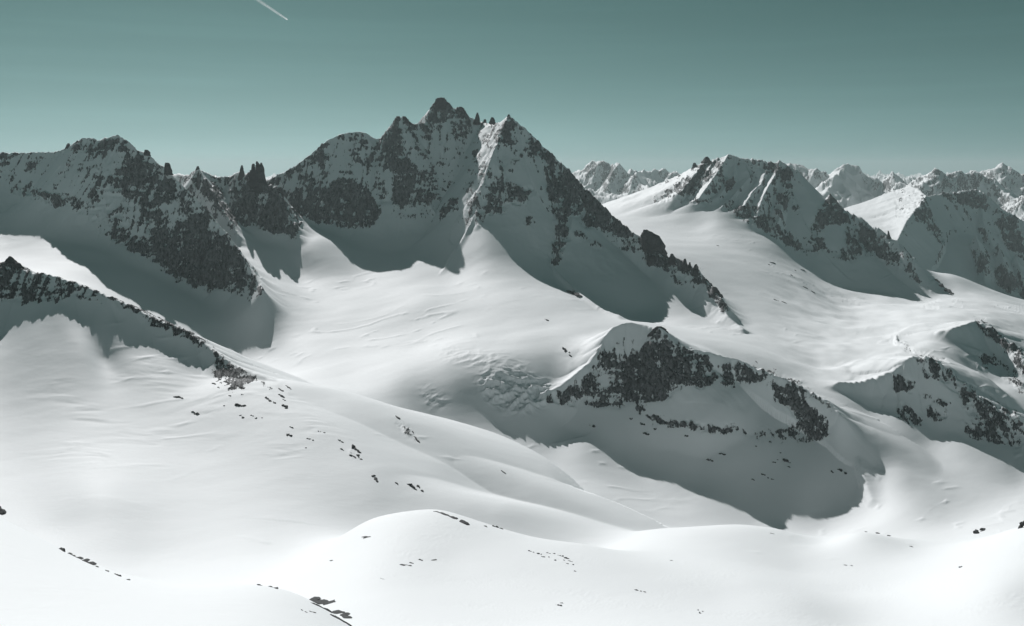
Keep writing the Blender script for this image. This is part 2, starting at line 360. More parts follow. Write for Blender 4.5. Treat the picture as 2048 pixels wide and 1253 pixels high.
# ------------------------------------------------------------------ where bare rock shows: outlines surveyed per mountain
ROCK = {
 LEFT: [([(140,290),(165,277),(235,272),(272,300),(262,322),(235,326),(215,312),(180,314),(150,306)],.62),
        ([(222,345),(235,318),(285,308),(320,330),(345,365),(380,400),(430,450),(470,500),(505,545),(530,585),(505,600),(470,594),(440,587),(400,585),(340,557),(320,542),(280,512),(285,490),(300,480),(290,450),(275,430),(280,410),(250,400),(225,385),(215,365)],.68),
        ([(310,455),(380,445),(440,460),(500,540),(528,582),(480,585),(400,575),(330,540),(300,500)],.95),
        ([(318,408),(362,402),(375,440),(335,452)],.42),
        ([(440,565),(515,570),(500,590),(450,588)],.55),
        ([(12,375),(40,366),(75,366),(88,385),(132,393),(140,412),(105,412),(60,392),(18,390)],.60),
        ([(143,393),(167,398),(182,420),(212,425),(214,457),(188,452),(163,427),(148,412)],.62),
        ([(211,465),(235,455),(272,465),(287,490),(287,512),(250,502),(223,482)],.74),
        ([(120,385),(180,400),(215,440),(200,455),(150,420)],.42),
        ([(-100,300),(0,302),(65,304),(65,312),(0,325),(-100,330)],.55),
        ([(140,330),(190,340),(180,356),(150,350)],.38),([(0,330),(30,335),(30,360),(0,360)],.42),
        ([(200,316),(245,300),(245,330),(210,330)],.5)],
 NEEDLE: [([(478,345),(500,330),(525,330),(532,362),(557,373),(564,392),(592,450),(597,480),(560,470),(520,457),(490,457),(462,437),(468,400),(476,370)],.92),
          ([(500,370),(535,385),(555,410),(530,420),(505,395)],.55),
          ([(383,347),(396,332),(417,362),(458,428),(478,455),(455,442),(428,412),(403,387),(383,367)],.85),
          ([(418,372),(440,365),(468,400),(462,432),(438,405)],.55)],
 MAIN: [([(848,250),(856,225),(868,196),(890,190),(905,215),(895,245)],.8),([(776,280),(783,240),(800,228),(818,236),(818,262),(795,290)],.8),
        ([(543,385),(565,378),(600,385),(640,395),(655,365),(690,352),(720,365),(745,388),(760,415),(757,442),(740,455),(690,459),(660,453),(600,438),(588,432),(566,416)],.92),
        ([(555,362),(590,328),(625,305),(660,275),(668,310),(650,327),(612,338),(590,350)],.62),
        ([(640,285),(660,280),(672,320),(640,330),(625,320)],.60),
        ([(600,350),(640,345),(640,395),(600,390)],.62),
        ([(700,262),(714,280),(725,322),(722,338),(698,312)],.60),
        ([(640,360),(655,400),(640,410),(625,380)],.45),
        ([(773,275),(784,245),(805,230),(822,245),(812,290),(822,312),(842,340),(852,360),(870,380),(876,397),(840,413),(800,417),(778,407),(783,370),(770,322),(743,332),(733,300),(758,285)],.68),
        ([(738,280),(762,300),(757,322),(733,332),(733,300)],.55),
        ([(763,340),(778,400),(760,412),(752,370)],.8),
        ([(858,232),(872,200),(885,193),(900,203),(920,213),(934,225),(937,242),(915,237),(890,230),(880,237),(860,242)],.72),
        ([(838,245),(860,233),(862,262),(843,267)],.66),
        ([(840,265),(880,260),(870,285),(845,290)],.42),
        ([(878,422),(910,393),(918,400),(900,432),(878,442)],.85),
        ([(788,420),(840,425),(872,415),(852,442),(798,444)],.42),
        ([(900,255),(930,250),(930,290),(905,290)],.40),
        ([(940,228),(1000,238),(1000,255),(945,252)],.62)],
 PYR: [([(1038,258),(1080,280),(1160,360),(1230,425),(1275,467),(1240,470),(1185,455),(1170,460),(1150,435),(1130,442),(1120,400),(1095,380),(1088,320),(1060,300)],.80),
       ([(1093,330),(1122,360),(1142,440),(1137,480),(1122,522),(1107,545),(1096,522),(1103,490),(1113,450),(1098,400),(1088,350)],.82),
       ([(985,292),(1003,255),(1018,228),(1032,250),(1027,282),(1000,292)],.78),
       ([(962,390),(988,360),(1000,343),(1032,370),(1067,375),(1062,397),(1040,412),(1010,397),(1000,432),(968,427)],.75),
       ([(1023,300),(1078,308),(1062,324),(1028,317)],.52),
       ([(1000,400),(1030,405),(1010,430)],.5),
       ([(1048,430),(1067,423),(1072,452),(1053,457)],.75),
       ([(952,400),(972,420),(967,455),(950,455)],.62),
       ([(1288,463),(1322,478),(1337,512),(1382,526),(1412,548),(1452,608),(1456,645),(1430,604),(1395,562),(1350,540),(1310,535),(1286,522),(1293,490)],.84),
       ([(1148,455),(1200,488),(1224,507),(1180,494),(1148,472)],.55),
       ([(1230,470),(1280,475),(1290,510),(1250,490)],.45),
       ([(1140,578),(1165,585),(1160,595),(1140,588)],.65)],
 RIGHT: [([(1300,400),(1350,368),(1400,326),(1420,345),(1360,395),(1310,408)],.80),([(1350,372),(1395,330),(1440,312),(1462,325),(1425,365),(1390,385),(1330,402),(1320,392)],.62),
         ([(1488,313),(1552,320),(1592,334),(1604,362),(1570,362),(1540,347),(1500,334)],.66),
         ([(1438,405),(1480,398),(1532,418),(1548,440),(1510,455),(1470,442)],.62),
         ([(1355,395),(1410,395),(1440,408),(1400,410),(1360,408)],.58),
         ([(1440,345),(1465,350),(1470,385),(1440,380)],.52),
         ([(1500,440),(1560,452),(1625,500),(1640,520),(1590,505),(1530,470)],.70),
         ([(1563,335),(1592,340),(1582,400),(1562,440),(1543,452),(1553,400)],.68),
         ([(1586,395),(1604,415),(1598,437),(1586,425)],.7),
         ([(1660,386),(1692,418),(1704,447),(1660,452),(1623,472),(1617,450),(1638,418)],.80),
         ([(1698,450),(1742,453),(1782,490),(1804,522),(1780,534),(1740,512),(1698,512),(1686,470)],.72),
         ([(1598,480),(1650,468),(1662,502),(1618,510)],.62),
         ([(1786,485),(1834,545),(1846,574),(1825,566),(1798,522)],.80),
         ([(1640,490),(1700,500),(1722,515),(1710,530),(1660,510)],.6)],
 FARR: [([(1828,400),(1852,388),(1872,440),(1897,490),(1880,492),(1848,450),(1826,440)],.70),
        ([(1870,385),(1960,374),(1987,420),(1960,424),(1900,405)],.66),
        ([(1956,436),(1982,480),(1972,494),(1952,460)],.68),
        ([(1998,420),(2048,440),(2060,530),(2010,500)],.62),
        ([(1956,503),(1976,508),(1972,562),(1958,542)],.74),
        ([(1988,530),(2010,518),(2030,558),(2060,580),(2060,606),(2000,579),(1988,560)],.78),
        ([(1890,425),(1930,440),(1930,470),(1900,460)],.42)],
 CROP: [([(1075,805),(1108,780),(1150,768),(1180,740),(1198,700),(1225,692),(1262,720),(1290,690),(1313,652),(1332,668),(1382,698),(1422,718),(1438,762),(1400,783),(1375,774),(1340,794),(1300,804),(1240,814),(1180,812),(1130,818)],.60),
        ([(1250,730),(1300,688),(1342,688),(1372,730),(1330,792),(1290,806),(1250,782)],.95),
        ([(1380,710),(1415,722),(1432,762),(1400,775),(1375,745)],.88),
        ([(1225,680),(1262,668),(1300,672),(1290,690),(1255,715),(1228,705)],.28),
        ([(1190,770),(1205,740),(1230,745),(1220,780),(1195,785)],.40),
        ([(1436,728),(1482,721),(1524,750),(1530,768),(1490,768),(1448,774)],.72),
        ([(1536,760),(1600,786),(1642,828),(1668,850),(1640,884),(1620,864),(1580,822),(1556,800)],.86),
        ([(1283,828),(1350,838),(1430,850),(1500,858),(1600,848),(1642,880),(1600,889),(1570,884),(1500,874),(1400,864),(1308,852)],.62),
        ([(1570,862),(1620,850),(1645,880),(1600,890)],.80),
        ([(1500,712),(1600,765),(1660,800),(1680,830),(1640,805),(1560,765),(1500,735)],.52),
        ([(1270,800),(1300,805),(1290,825),(1265,820)],.7)],
 CRAG: [([(1835,706),(1880,722),(1920,756),(1960,788),(2050,832),(2050,852),(1955,806),(1915,774),(1872,738),(1832,722)],.62),([(1945,632),(1995,662),(2050,710),(2050,728),(1990,682),(1950,650)],.72),([(1660,758),(1700,760),(1690,775),(1655,770)],.5),
        ([(1950,636),(1990,660),(2050,708),(2050,742),(2000,695),(1958,662)],.78),
        ([(1946,702),(2000,718),(2050,742),(2050,795),(2000,752),(1956,730)],.62),
        ([(1786,750),(1832,760),(1824,786),(1786,781)],.92),([(1690,772),(1745,780),(1740,796),(1695,790)],.6),([(1845,785),(1905,795),(1895,812),(1850,802)],.62),
        ([(1836,732),(1882,738),(1926,772),(1890,770),(1846,754)],.68),
        ([(1794,806),(1846,833),(1836,852),(1789,836)],.92),
        ([(1854,816),(1901,821),(1891,846),(1854,841)],.80),
        ([(1916,775),(1962,806),(1984,826),(2050,838),(2050,886),(2000,876),(1956,854),(1916,800)],.62),
        ([(1770,664),(1810,686),(1838,710),(1815,702)],.62),
        ([(1920,846),(2000,852),(2050,868),(2050,895),(1980,889),(1928,872)],.72)],
 FRONT: [([(-60,510),(0,518),(20,512),(48,533),(100,545),(150,560),(225,580),(235,600),(150,592),(120,612),(0,608),(-60,600)],.62),
         ([(-10,560),(60,560),(60,605),(-10,605)],.8),
         ([(60,575),(120,575),(120,605),(60,605)],.7),
         ([(150,575),(220,590),(190,605),(150,600)],.55),
         ([(215,576),(260,596),(302,622),(292,642),(240,617)],.66),
         ([(296,622),(362,644),(386,672),(340,672),(298,648)],.66),
         ([(424,700),(472,734),(520,757),(505,770),(478,776),(464,782),(434,750)],.88),
         ([(366,652),(432,698),(442,720),(378,684)],.66),
         ([(415,735),(455,765),(475,790),(430,775)],.55),([(515,757),(560,776),(556,786),(515,768)],.6),
         ([(538,768),(578,780),(578,812),(543,790)],.52)],
 SPUR: [([(790,836),(838,884),(836,894),(800,862)],.62),([(695,895),(722,918),(715,925),(695,905)],.60)],
}
SC = 0.5
RW, RH = int(2300 * SC), int(1300 * SC)      # rasters cover columns -120..2180
def poly_fill(pts):
    """even-odd fill on the half-resolution raster"""
    p = np.array(pts, float); p = np.stack([(p[:, 0] + 120) * SC, p[:, 1] * SC], 1)
    x0, y0 = np.maximum(np.floor(p.min(0)).astype(int) - 1, 0); x1, y1 = np.minimum(np.ceil(p.max(0)).astype(int) + 2, [RW, RH])
    gx, gy = np.meshgrid(np.arange(x0, x1) + .5, np.arange(y0, y1) + .5)
    ins = np.zeros(gx.shape, bool); n = len(p)
    for i in range(n):
        ax, ay = p[i]; bx, by = p[(i + 1) % n]
        if ay == by: continue
        ins ^= ((gy >= min(ay, by)) & (gy < max(ay, by)) & (gx < ax + (gy - ay) * (bx - ax) / (by - ay)))
    return x0, x1, y0, y1, ins
ROCKMAP = {}
for lab, polys in ROCK.items():
    im = np.zeros((RH, RW))
    for pts, v in polys:
        q_ = np.array(pts, float); q2 = np.roll(q_, -1, 0)
        ar = abs((q_[:, 0] * q2[:, 1] - q2[:, 0] * q_[:, 1]).sum()) / 2; per = np.linalg.norm(q2 - q_, axis=1).sum()
        if v > .45: v = min(.98, v * (1 + .55 * np.clip((11 - 2 * ar / per) / 11, 0, 1)))     # narrow bands survive the softening
        x0, x1, y0, y1, ins = poly_fill(pts)
        if x1 <= x0 or y1 <= y0: continue
        im[y0:y1, x0:x1][ins] = v
    ROCKMAP[lab] = blur(blur(im, 2.4, 0), 2.4, 1).astype(np.float32)

def sample_map(im, px, py):
    fx = np.clip((px + 120) * SC - .5, 0, RW - 1.01); fy = np.clip(py * SC - .5, 0, RH - 1.01)
    ix = fx.astype(int); iy = fy.astype(int); tx = fx - ix; ty = fy - iy
    return (im[iy, ix] * (1 - tx) + im[iy, ix + 1] * tx) * (1 - ty) + (im[iy + 1, ix] * (1 - tx) + im[iy + 1, ix + 1] * tx) * ty

SERAC = np.zeros((RH, RW))
for pts, v in [([(960,760),(1010,752),(1070,760),(1100,775),(1100,800),(1060,820),(1010,815),(980,800)],1.),
               ([(840,775),(870,790),(900,800),(870,815),(850,800)],.35), ([(870,695),(960,700),(1060,730),(1050,750),(960,740),(880,710)],.22)]:
    x0, x1, y0, y1, ins = poly_fill(pts); SERAC[y0:y1, x0:x1][ins] = v
SERAC = blur(blur(SERAC, 5, 0), 5, 1)

# ------------------------------------------------------------------ terrain: columns fan out, rows follow the relief
NC_IN, NR = 1180, 960
def columns():
    inn = np.linspace(-0.60, 0.60, NC_IN)
    st = inn[1] - inn[0]
    out = []; a = 0.60; k = st
    while a < 0.86:
        k *= 1.06; a += k; out.append(a)
    out = np.array(out)
    return np.concatenate([-out[::-1], inn, out])
COL = columns()
D0, D1 = 30.0, 30000.0

def far_noise(x, y):
    f = sstep(6200, 9500, y)
    r = ridged(x / 1900, y / 1900, 6, 71, 0.55)
    big = gnoise(x / 7000, y / 7000, 5)
    return f, -560 + r * 590 + big * 110 - 80

def compose(x, y, fine=True):
    hm, base, lab = macro(x, y)
    k = KARR[lab]
    dm = hm - base
    k = k * 1.6
    h = np.maximum(hm, base) + np.maximum(k - np.abs(dm), 0) ** 2 / (4 * k)
    k = k / 1.6
    onm = sstep(-0.15, 0.6, dm / k)            # 1 on the mountain
    f, fz = far_noise(x, y)
    d = fz - h
    h = np.where(f > 0, h + f * (0.5 * (d + np.sqrt(d * d + 120. ** 2))), h)
    return h, base, lab, onm, dm

# row spacing from a coarse pass
cs = COL[::5]
ls = np.linspace(math.log(D0), math.log(D1), 1300)
xx = cs[:, None] * np.exp(ls)[None]; yy = np.broadcast_to(np.exp(ls)[None], xx.shape)
hc = compose(xx.ravel().copy(), yy.ravel().copy())[0].reshape(xx.shape)
b = hc / yy
run = np.maximum.accumulate(b, 1)
dv = np.diff(run, axis=1, prepend=run[:, :1]) * 900
dv[:, ls < math.log(110)] = 0
dv = np.minimum(dv, 6)
for _s in range(1, 5):
    dv = np.maximum(dv, 0.8 * np.roll(dv, _s, 1))
dv = blur(blur(dv, 2.0, 1), 3.0, 0)
wgt = dv / dv.sum(1, keepdims=True) * 0.74
low = np.interp(np.exp(ls), [30, 150, 1000, 3000, 9000, 12000, 30000], [.2, .6, 1.3, 1.3, 1.0, .8, .6])
wgt = wgt + 0.26 * low / low.sum()
cdf = np.cumsum(wgt, 1); cdf = (cdf - cdf[:, :1]) / (cdf[:, -1:] - cdf[:, :1])
q = np.linspace(0, 1, NR)
LD = np.stack([np.interp(q, cdf[i], ls) for i in range(len(cs))])
LDF = np.stack([np.interp(COL, cs, LD[:, j]) for j in range(NR)], 1)
NCOL = len(COL)
Y = np.exp(LDF); X = COL[:, None] * Y
x = X.ravel(); y = Y.ravel()

h, base, lab, onm, dm = compose(x, y)
px = CX + F * x / y; py = HY - F * h / y

# bare rock amount
wx = 13 * fbm(x / 24, y / 24, 4, 21, .6); wy = 13 * fbm(x / 24, y / 24, 4, 33, .6)
sc = np.clip(1900 / y, .35, 1.6)
rock = np.zeros(x.shape, np.float32)
for l_, im in ROCKMAP.items():
    if l_ in (FRONT, SPUR):
        m = (y < 1350) & (y > 700) & ((lab == l_) | (dm < 6)) & (onm > 0.0)
        m = (y < 1250) & (y > 760) & (px < 900)
        if l_ == SPUR: m = m & (px > 600)
        else: m = m & (px < 640)
    elif l_ == CROP:
        m = (y > 1200) & (y < 1620) & (px > 1050) & (px < 1760)
    elif l_ == CRAG:
        m = (y > 1400) & (y < 2500) & (px > 1740)
    else:
        m = (lab == l_) | ((l_ == PYR) & (lab == MAIN) & (px > 952)) | ((l_ == MAIN) & (lab == PYR) & (px < 952))
    i = np.nonzero(m)[0]
    rock[i] = np.maximum(rock[i], sample_map(im, px[i] + wx[i] * sc[i] * .6, py[i] + wy[i] * sc[i] * .6))
# slopes nobody sees from the front: rock by steepness
RH2 = h.reshape(NCOL, NR)
def slope_of(H):
    gy = np.gradient(H, axis=1) / np.gradient(Y, axis=1)
    # along a row of constant index both x and y change: solve for dh/dx
    dX = np.gradient(X, axis=0); dY = np.gradient(Y, axis=0); dH = np.gradient(H, axis=0)
    gx = (dH - gy * dY) / dX
    return gx, gy
gx, gy = slope_of(RH2)
bs = RH2 / Y; hidden = (np.maximum.accumulate(bs, 1) > bs + 0.004).ravel()
st = np.sqrt(gx ** 2 + gy ** 2).ravel()
auto = sstep(0.75, 1.35, st) * 0.62
rock = np.where(hidden & (onm > .5) & (lab != SPUR), np.maximum(rock, auto), rock)
dist_m = (lab == DIST) | (y > 5600)
rock = np.where(dist_m, sstep(0.6, 1.0, st + .45 * fbm(x / 260, y / 260, 4, 61)) * 0.50, rock)

steep = np.isin(lab, [LEFT, NEEDLE, MAIN, PYR, RIGHT, FARR]) & (onm > .6)
spk = sstep(.75, 1.25, st) * (.40 + .26 * fbm(x / 60, y / 60, 3, 91))
rock = np.where(steep, np.maximum(rock, spk), rock)
rock = np.where(rock > .69, .69 + (rock - .69) * .42, rock)

# relief of the rock and of the snow
# ribs run down the faces and stand proud as rock, snow fills the runnels between them and lies on the ledges
sz = np.where(y < 1250, .5, np.where(y < 1750, .62, np.where(y > 3600, 1.7, 1.0)))
wrp = gnoise(x / (60 * sz), y / (80 * sz), 101) * .9
rib = ridged(x / (30 * sz) + wrp, y / (120 * sz), 3, 103, .55) - .48
led = fbm(x / (70 * sz), h / (11 * sz) + wrp * .8, 3, 107, .6)
brk = ridged(x / (15 * sz), y / (24 * sz), 2, 109) - .48
amp = sstep(.22, .62, rock) * onm
h = h + amp * np.where(lab == FRONT, .45, 1) * sz * (10.5 * rib + 2.6 * led + 4.5 * brk)
rock = np.where((rock > .2) & ~dist_m, np.clip(rock + .62 * rib + .34 * led + .34 * brk, 0, 1), rock)
# whole mountain: broken faces even under the snow
h = h + onm * np.where(lab == SPUR, .05, 1) * np.where(lab == DIST, 0, 1) * (2.6 * fbm(x / 45, y / 45, 3, 17)) * np.where(y < 1400, .35, 1)
h = h + np.where(dist_m, 1, 0) * (ridged(x / 400, y / 400, 4, 19) - .5) * 105
# snow: wind scoops, drifts
sn = (1 - np.clip(rock * 2, 0, 1)) * np.where(dist_m, 0, 1)
rip0 = (y < 1080) * (y > 700) * (1 - sstep(500, 700, px))
ca, sa = math.cos(math.radians(-32)), math.sin(math.radians(-32))
xr, yr = x * ca - y * sa, x * sa + y * ca
h = h + sn * (2.3 * (1 - .8 * rip0) * fbm(xr / 210, yr / 120, 2, 41) + 0.30 * fbm(xr / 60, yr / 32, 3, 43)) * np.clip(y / 900, .3, 1.2)
rgt = sstep(1480, 1650, px) * sstep(1450, 1700, y) * (1 - sstep(2600, 3000, y))
h = h + sn * rgt * (1 - onm) * (9.5 * fbm((x * .5 - y * .87) / 170, (x * .87 + y * .5) / 95, 3, 47))
lip = ridged(xr / 150 + .3 * gnoise(x / 90, y / 90, 66), yr / 62, 2, 67)
h = h + sn * sstep(.74, .97, lip) * 1.1 * sstep(-.05, .3, gnoise(x / 240, y / 240, 68)) * (y > 650) * np.clip(y / 1500, .4, 1.4)
sas = ridged(xr / 7. + .6 * gnoise(x / 9, y / 9, 81), yr / 2.6, 2, 82) - .5
h = h + sn * (1 - sstep(560, 820, y)) * sstep(-.15, .35, fbm(x / 38, y / 30, 2, 83)) * .16 * sas * np.clip(y / 350, .35, 1.2)
# ice fall
se = sample_map(SERAC, px, py) * ((y > 1150) & (y < 1600))
cell = ridged(xr / 30, yr / 17, 3, 51)
h = h + se * ((cell - .5) * 12)
# long slope under the front ridge: wind crust ripples
rip = sstep(0, 200, px) * (1 - sstep(620, 760, px)) * sstep(660, 740, py) * (1 - sstep(900, 980, py)) * ((y > 600) & (y < 1060))
h = h + rip * sn * sstep(-.1, .35, fbm(x / 90, y / 70, 2, 57)) * (0.75 * fbm((x + .5 * y) / 48 + .8 * gnoise(x / 40, y / 40, 58), (y - .25 * x) / 12 + .9 * gnoise(x / 50, y / 30, 59), 3, 53))

H = h.reshape(NCOL, NR)
PT = np.stack([X, Y, H], -1)
fn = np.cross(PT[1:, 1:] - PT[:-1, :-1], PT[:-1, 1:] - PT[1:, :-1])
fn /= np.linalg.norm(fn, axis=-1, keepdims=True) + 1e-12
nrm = np.zeros_like(PT)
nrm[:-1, :-1] += fn; nrm[1:, :-1] += fn; nrm[:-1, 1:] += fn; nrm[1:, 1:] += fn
nrm /= np.linalg.norm(nrm, axis=-1, keepdims=True) + 1e-12

# ------------------------------------------------------------------ materials
def new_mat(name):
    m = bpy.data.materials.new(name); m.use_nodes = True
    return m, m.node_tree.nodes, m.node_tree.links, m.node_tree.nodes["Principled BSDF"]

def math_node(n, l, op, a, b=None, clamp=False):
    q = n.new("ShaderNodeMath"); q.operation = op; q.use_clamp = clamp
    for i, v in enumerate((a, b)):
        if v is None: continue
        if isinstance(v, (int, float)): q.inputs[i].default_value = v
        else: l.new(v, q.inputs[i])
    return q.outputs[0]

def noise_node(n, l, vec, scale, detail=5, rough=.6):
    t = n.new("ShaderNodeTexNoise"); t.inputs["Scale"].default_value = scale; t.inputs["Detail"].default_value = detail; t.inputs["Roughness"].default_value = rough
    l.new(vec, t.inputs["Vector"]); return t.outputs["Fac"]

def terrain_material():
    m, n, l, bs = new_mat("snow_and_rock")
    geo = n.new("ShaderNodeNewGeometry")
    at = n.new("ShaderNodeAttribute"); at.attribute_name = "rock"
    ds = n.new("ShaderNodeAttribute"); ds.attribute_name = "grain"      # metres of detail grow with the size of the mountain
    mp = n.new("ShaderNodeVectorMath"); mp.operation = 'SCALE'
    l.new(geo.outputs["Position"], mp.inputs[0]); l.new(ds.outputs["Fac"], mp.inputs["Scale"])
    st = n.new("ShaderNodeMapping"); st.inputs["Scale"].default_value = (1, 1, .55); l.new(mp.outputs[0], st.inputs[0])
    v = st.outputs[0]
    n1 = noise_node(n, l, v, 1 / 16., 6, .68)
    n2 = noise_node(n, l, v, 1 / 3.6, 5, .72)
    sep = n.new("ShaderNodeSeparateXYZ"); l.new(geo.outputs["Normal"], sep.inputs[0])
    up = math_node(n, l, 'MULTIPLY', math_node(n, l, 'SUBTRACT', sep.outputs[2], .62), -.55)
    s = math_node(n, l, 'ADD', at.outputs["Fac"], math_node(n, l, 'MULTIPLY', math_node(n, l, 'SUBTRACT', n1, .5), 1.15))
    s = math_node(n, l, 'ADD', s, math_node(n, l, 'MULTIPLY', math_node(n, l, 'SUBTRACT', n2, .5), 1.25))
    s = math_node(n, l, 'ADD', s, up)
    mr = n.new("ShaderNodeMapRange"); mr.interpolation_type = 'SMOOTHSTEP'
    mr.inputs[1].default_value = .50; mr.inputs[2].default_value = .57; l.new(s, mr.inputs[0])
    guard = n.new("ShaderNodeMapRange"); guard.inputs[1].default_value = .12; guard.inputs[2].default_value = .30; l.new(at.outputs["Fac"], guard.inputs[0])
    fac = math_node(n, l, 'MULTIPLY', mr.outputs[0], guard.outputs[0])
    # rock colour
    r1 = noise_node(n, l, v, 1 / 6., 7, .72)
    cr = n.new("ShaderNodeValToRGB"); e = cr.color_ramp.elements
    e[0].position = .37; e[0].color = (.030, .033, .035, 1); e[1].position = .66; e[1].color = (.26, .27, .275, 1)
    l.new(r1, cr.inputs[0])
    mix = n.new("ShaderNodeMix"); mix.data_type = 'RGBA'
    l.new(fac, mix.inputs[0]); mix.inputs[6].default_value = (.845, .872, .88, 1); l.new(cr.outputs[0], mix.inputs[7])
    l.new(mix.outputs[2], bs.inputs["Base Color"])
    bs.inputs["Roughness"].default_value = .7
    bs.inputs["Specular IOR Level"].default_value = .25
    vo = n.new("ShaderNodeTexVoronoi"); vo.feature = 'DISTANCE_TO_EDGE'; vo.inputs["Scale"].default_value = 1 / 11.; l.new(v, vo.inputs["Vector"])
    vcr = n.new("ShaderNodeMapRange"); vcr.inputs[1].default_value = 0.; vcr.inputs[2].default_value = .18; l.new(vo.outputs["Distance"], vcr.inputs[0])
    # relief: rock rough, snow with fine wind grain
    b1 = n.new("ShaderNodeBump"); b1.inputs["Distance"].default_value = 3.0; b1.inputs["Strength"].default_value = 1.0
    l.new(math_node(n, l, 'MULTIPLY', math_node(n, l, 'ADD', math_node(n, l, 'ADD', n2, r1), vcr.outputs[0]), fac), b1.inputs["Height"])
    ws = n.new("ShaderNodeMapping"); ws.inputs["Rotation"].default_value = (0, 0, .55); ws.inputs["Scale"].default_value = (.35, 1.3, 1); l.new(mp.outputs[0], ws.inputs[0])
    sn = noise_node(n, l, ws.outputs[0], 1 / 9., 9, .62)
    b2 = n.new("ShaderNodeBump"); b2.inputs["Distance"].default_value = .5; b2.inputs["Strength"].default_value = .30
    l.new(sn, b2.inputs["Height"]); l.new(b1.outputs[0], b2.inputs["Normal"])
    l.new(b2.outputs[0], bs.inputs["Normal"])
    return m
MAT_T = terrain_material()

# ------------------------------------------------------------------ terrain meshes, one per mountain or snowfield
LABF = lab.reshape(NCOL, NR).astype(int)
ONF = (onm > 0.45).reshape(NCOL, NR)
ids = np.where(ONF, LABF, 0)
ids = np.where((ids == 0) & (Y > 5200), DIST, ids)
ids = np.where(Y > 6300, DIST, ids)
ids[ids == PYR] = MAIN
ids = np.where((ids == 0) & (Y > 1080), 20, ids)          # glacier
ids = np.where(ids == SPUR, 0, ids)
fid = ids[:-1, :-1]
VI = np.arange(NCOL * NR).reshape(NCOL, NR)
quads = np.stack([VI[:-1, :-1], VI[1:, :-1], VI[1:, 1:], VI[:-1, 1:]], -1)
ALLV = np.stack([x, y, h], 1).astype(np.float32)
ALLN = nrm.reshape(-1, 3).astype(np.float32)
GRAIN = (1 / np.clip(y / 1900, .45, 5)).astype(np.float32)

def struct_mesh(name, label, which):
    f = quads[fid == which].reshape(-1, 4)
    used, inv = np.unique(f, return_inverse=True); f = inv.reshape(-1, 4)
    me = bpy.data.meshes.new(name)
    me.vertices.add(len(used)); me.vertices.foreach_set("co", ALLV[used].ravel())
    me.loops.add(f.size); me.loops.foreach_set("vertex_index", f.ravel().astype(np.int32))
    me.polygons.add(len(f))
    me.polygons.foreach_set("loop_start", (np.arange(len(f)) * 4).astype(np.int32))
    me.polygons.foreach_set("use_smooth", np.ones(len(f), bool))
    me.update(calc_edges=True)
    a = me.attributes.new("rock", 'FLOAT', 'POINT'); a.data.foreach_set("value", rock[used].astype(np.float32))
    a = me.attributes.new("grain", 'FLOAT', 'POINT'); a.data.foreach_set("value", GRAIN[used])
    me.normals_split_custom_set_from_vertices([tuple(v) for v in ALLN[used].tolist()])
    me.materials.append(MAT_T)
    o = bpy.data.objects.new(name, me); scene.collection.objects.link(o)
    o["kind"] = "structure"; o["label"] = label
    return o

struct_mesh("snow_slope", "smooth white snow slope and rounded dome in the foreground", 0)
struct_mesh("glacier", "wide bright snow-covered glacier filling the basin between the mountains", 20)
struct_mesh("mountain", "broad shadowed mountain at left ending in a dark rock buttress", LEFT)
struct_mesh("needle_ridge", "low dark rock ridge between the left mountain and the main wall", NEEDLE)
struct_mesh("summit_wall", "tall jagged main peak with its pyramid summit and long right ridge", MAIN)
struct_mesh("mountain", "sunlit ribbed mountain with bright gullies right of the main peak", RIGHT)
struct_mesh("mountain", "shadowed rocky mountain at the far right edge behind the snowfield", FARR)
struct_mesh("rock_outcrop", "dark cliff band in the middle breaking out of the snow", CROP)
struct_mesh("rock_bench", "broken rocky benches on the lower right snow slopes", CRAG)
struct_mesh("ridge", "low rocky snow ridge in front at left with a jagged shadow", FRONT)
struct_mesh("mountain_range", "far snowy mountain ranges along the horizon", DIST)

# ------------------------------------------------------------------ loose rocks, spires, vapour trails
BCOL = H / Y
def ground(px_, py_):
    """the point of the snow surface that shows at this column and row"""
    a = (px_ - CX) / F; b = (HY - py_) / F
    j = int(np.argmin(np.abs(COL - a))); c = BCOL[j]
    ok = np.nonzero((c >= b) & (Y[j] > 100))[0]
    k = ok[0] if len(ok) else int(np.argmax(c[Y[j] < 6000]))
    D = float(Y[j, k])
    if k > 0 and c[k] > c[k - 1]:
        t = (b - c[k - 1]) / (c[k] - c[k - 1]); t = min(max(t, 0), 1)
        D = float(Y[j, k - 1] + t * (Y[j, k] - Y[j, k - 1]))
        z = float(H[j, k - 1] + t * (H[j, k] - H[j, k - 1]))
    else:
        z = float(H[j, k])
    return np.array([a * D, D, z])

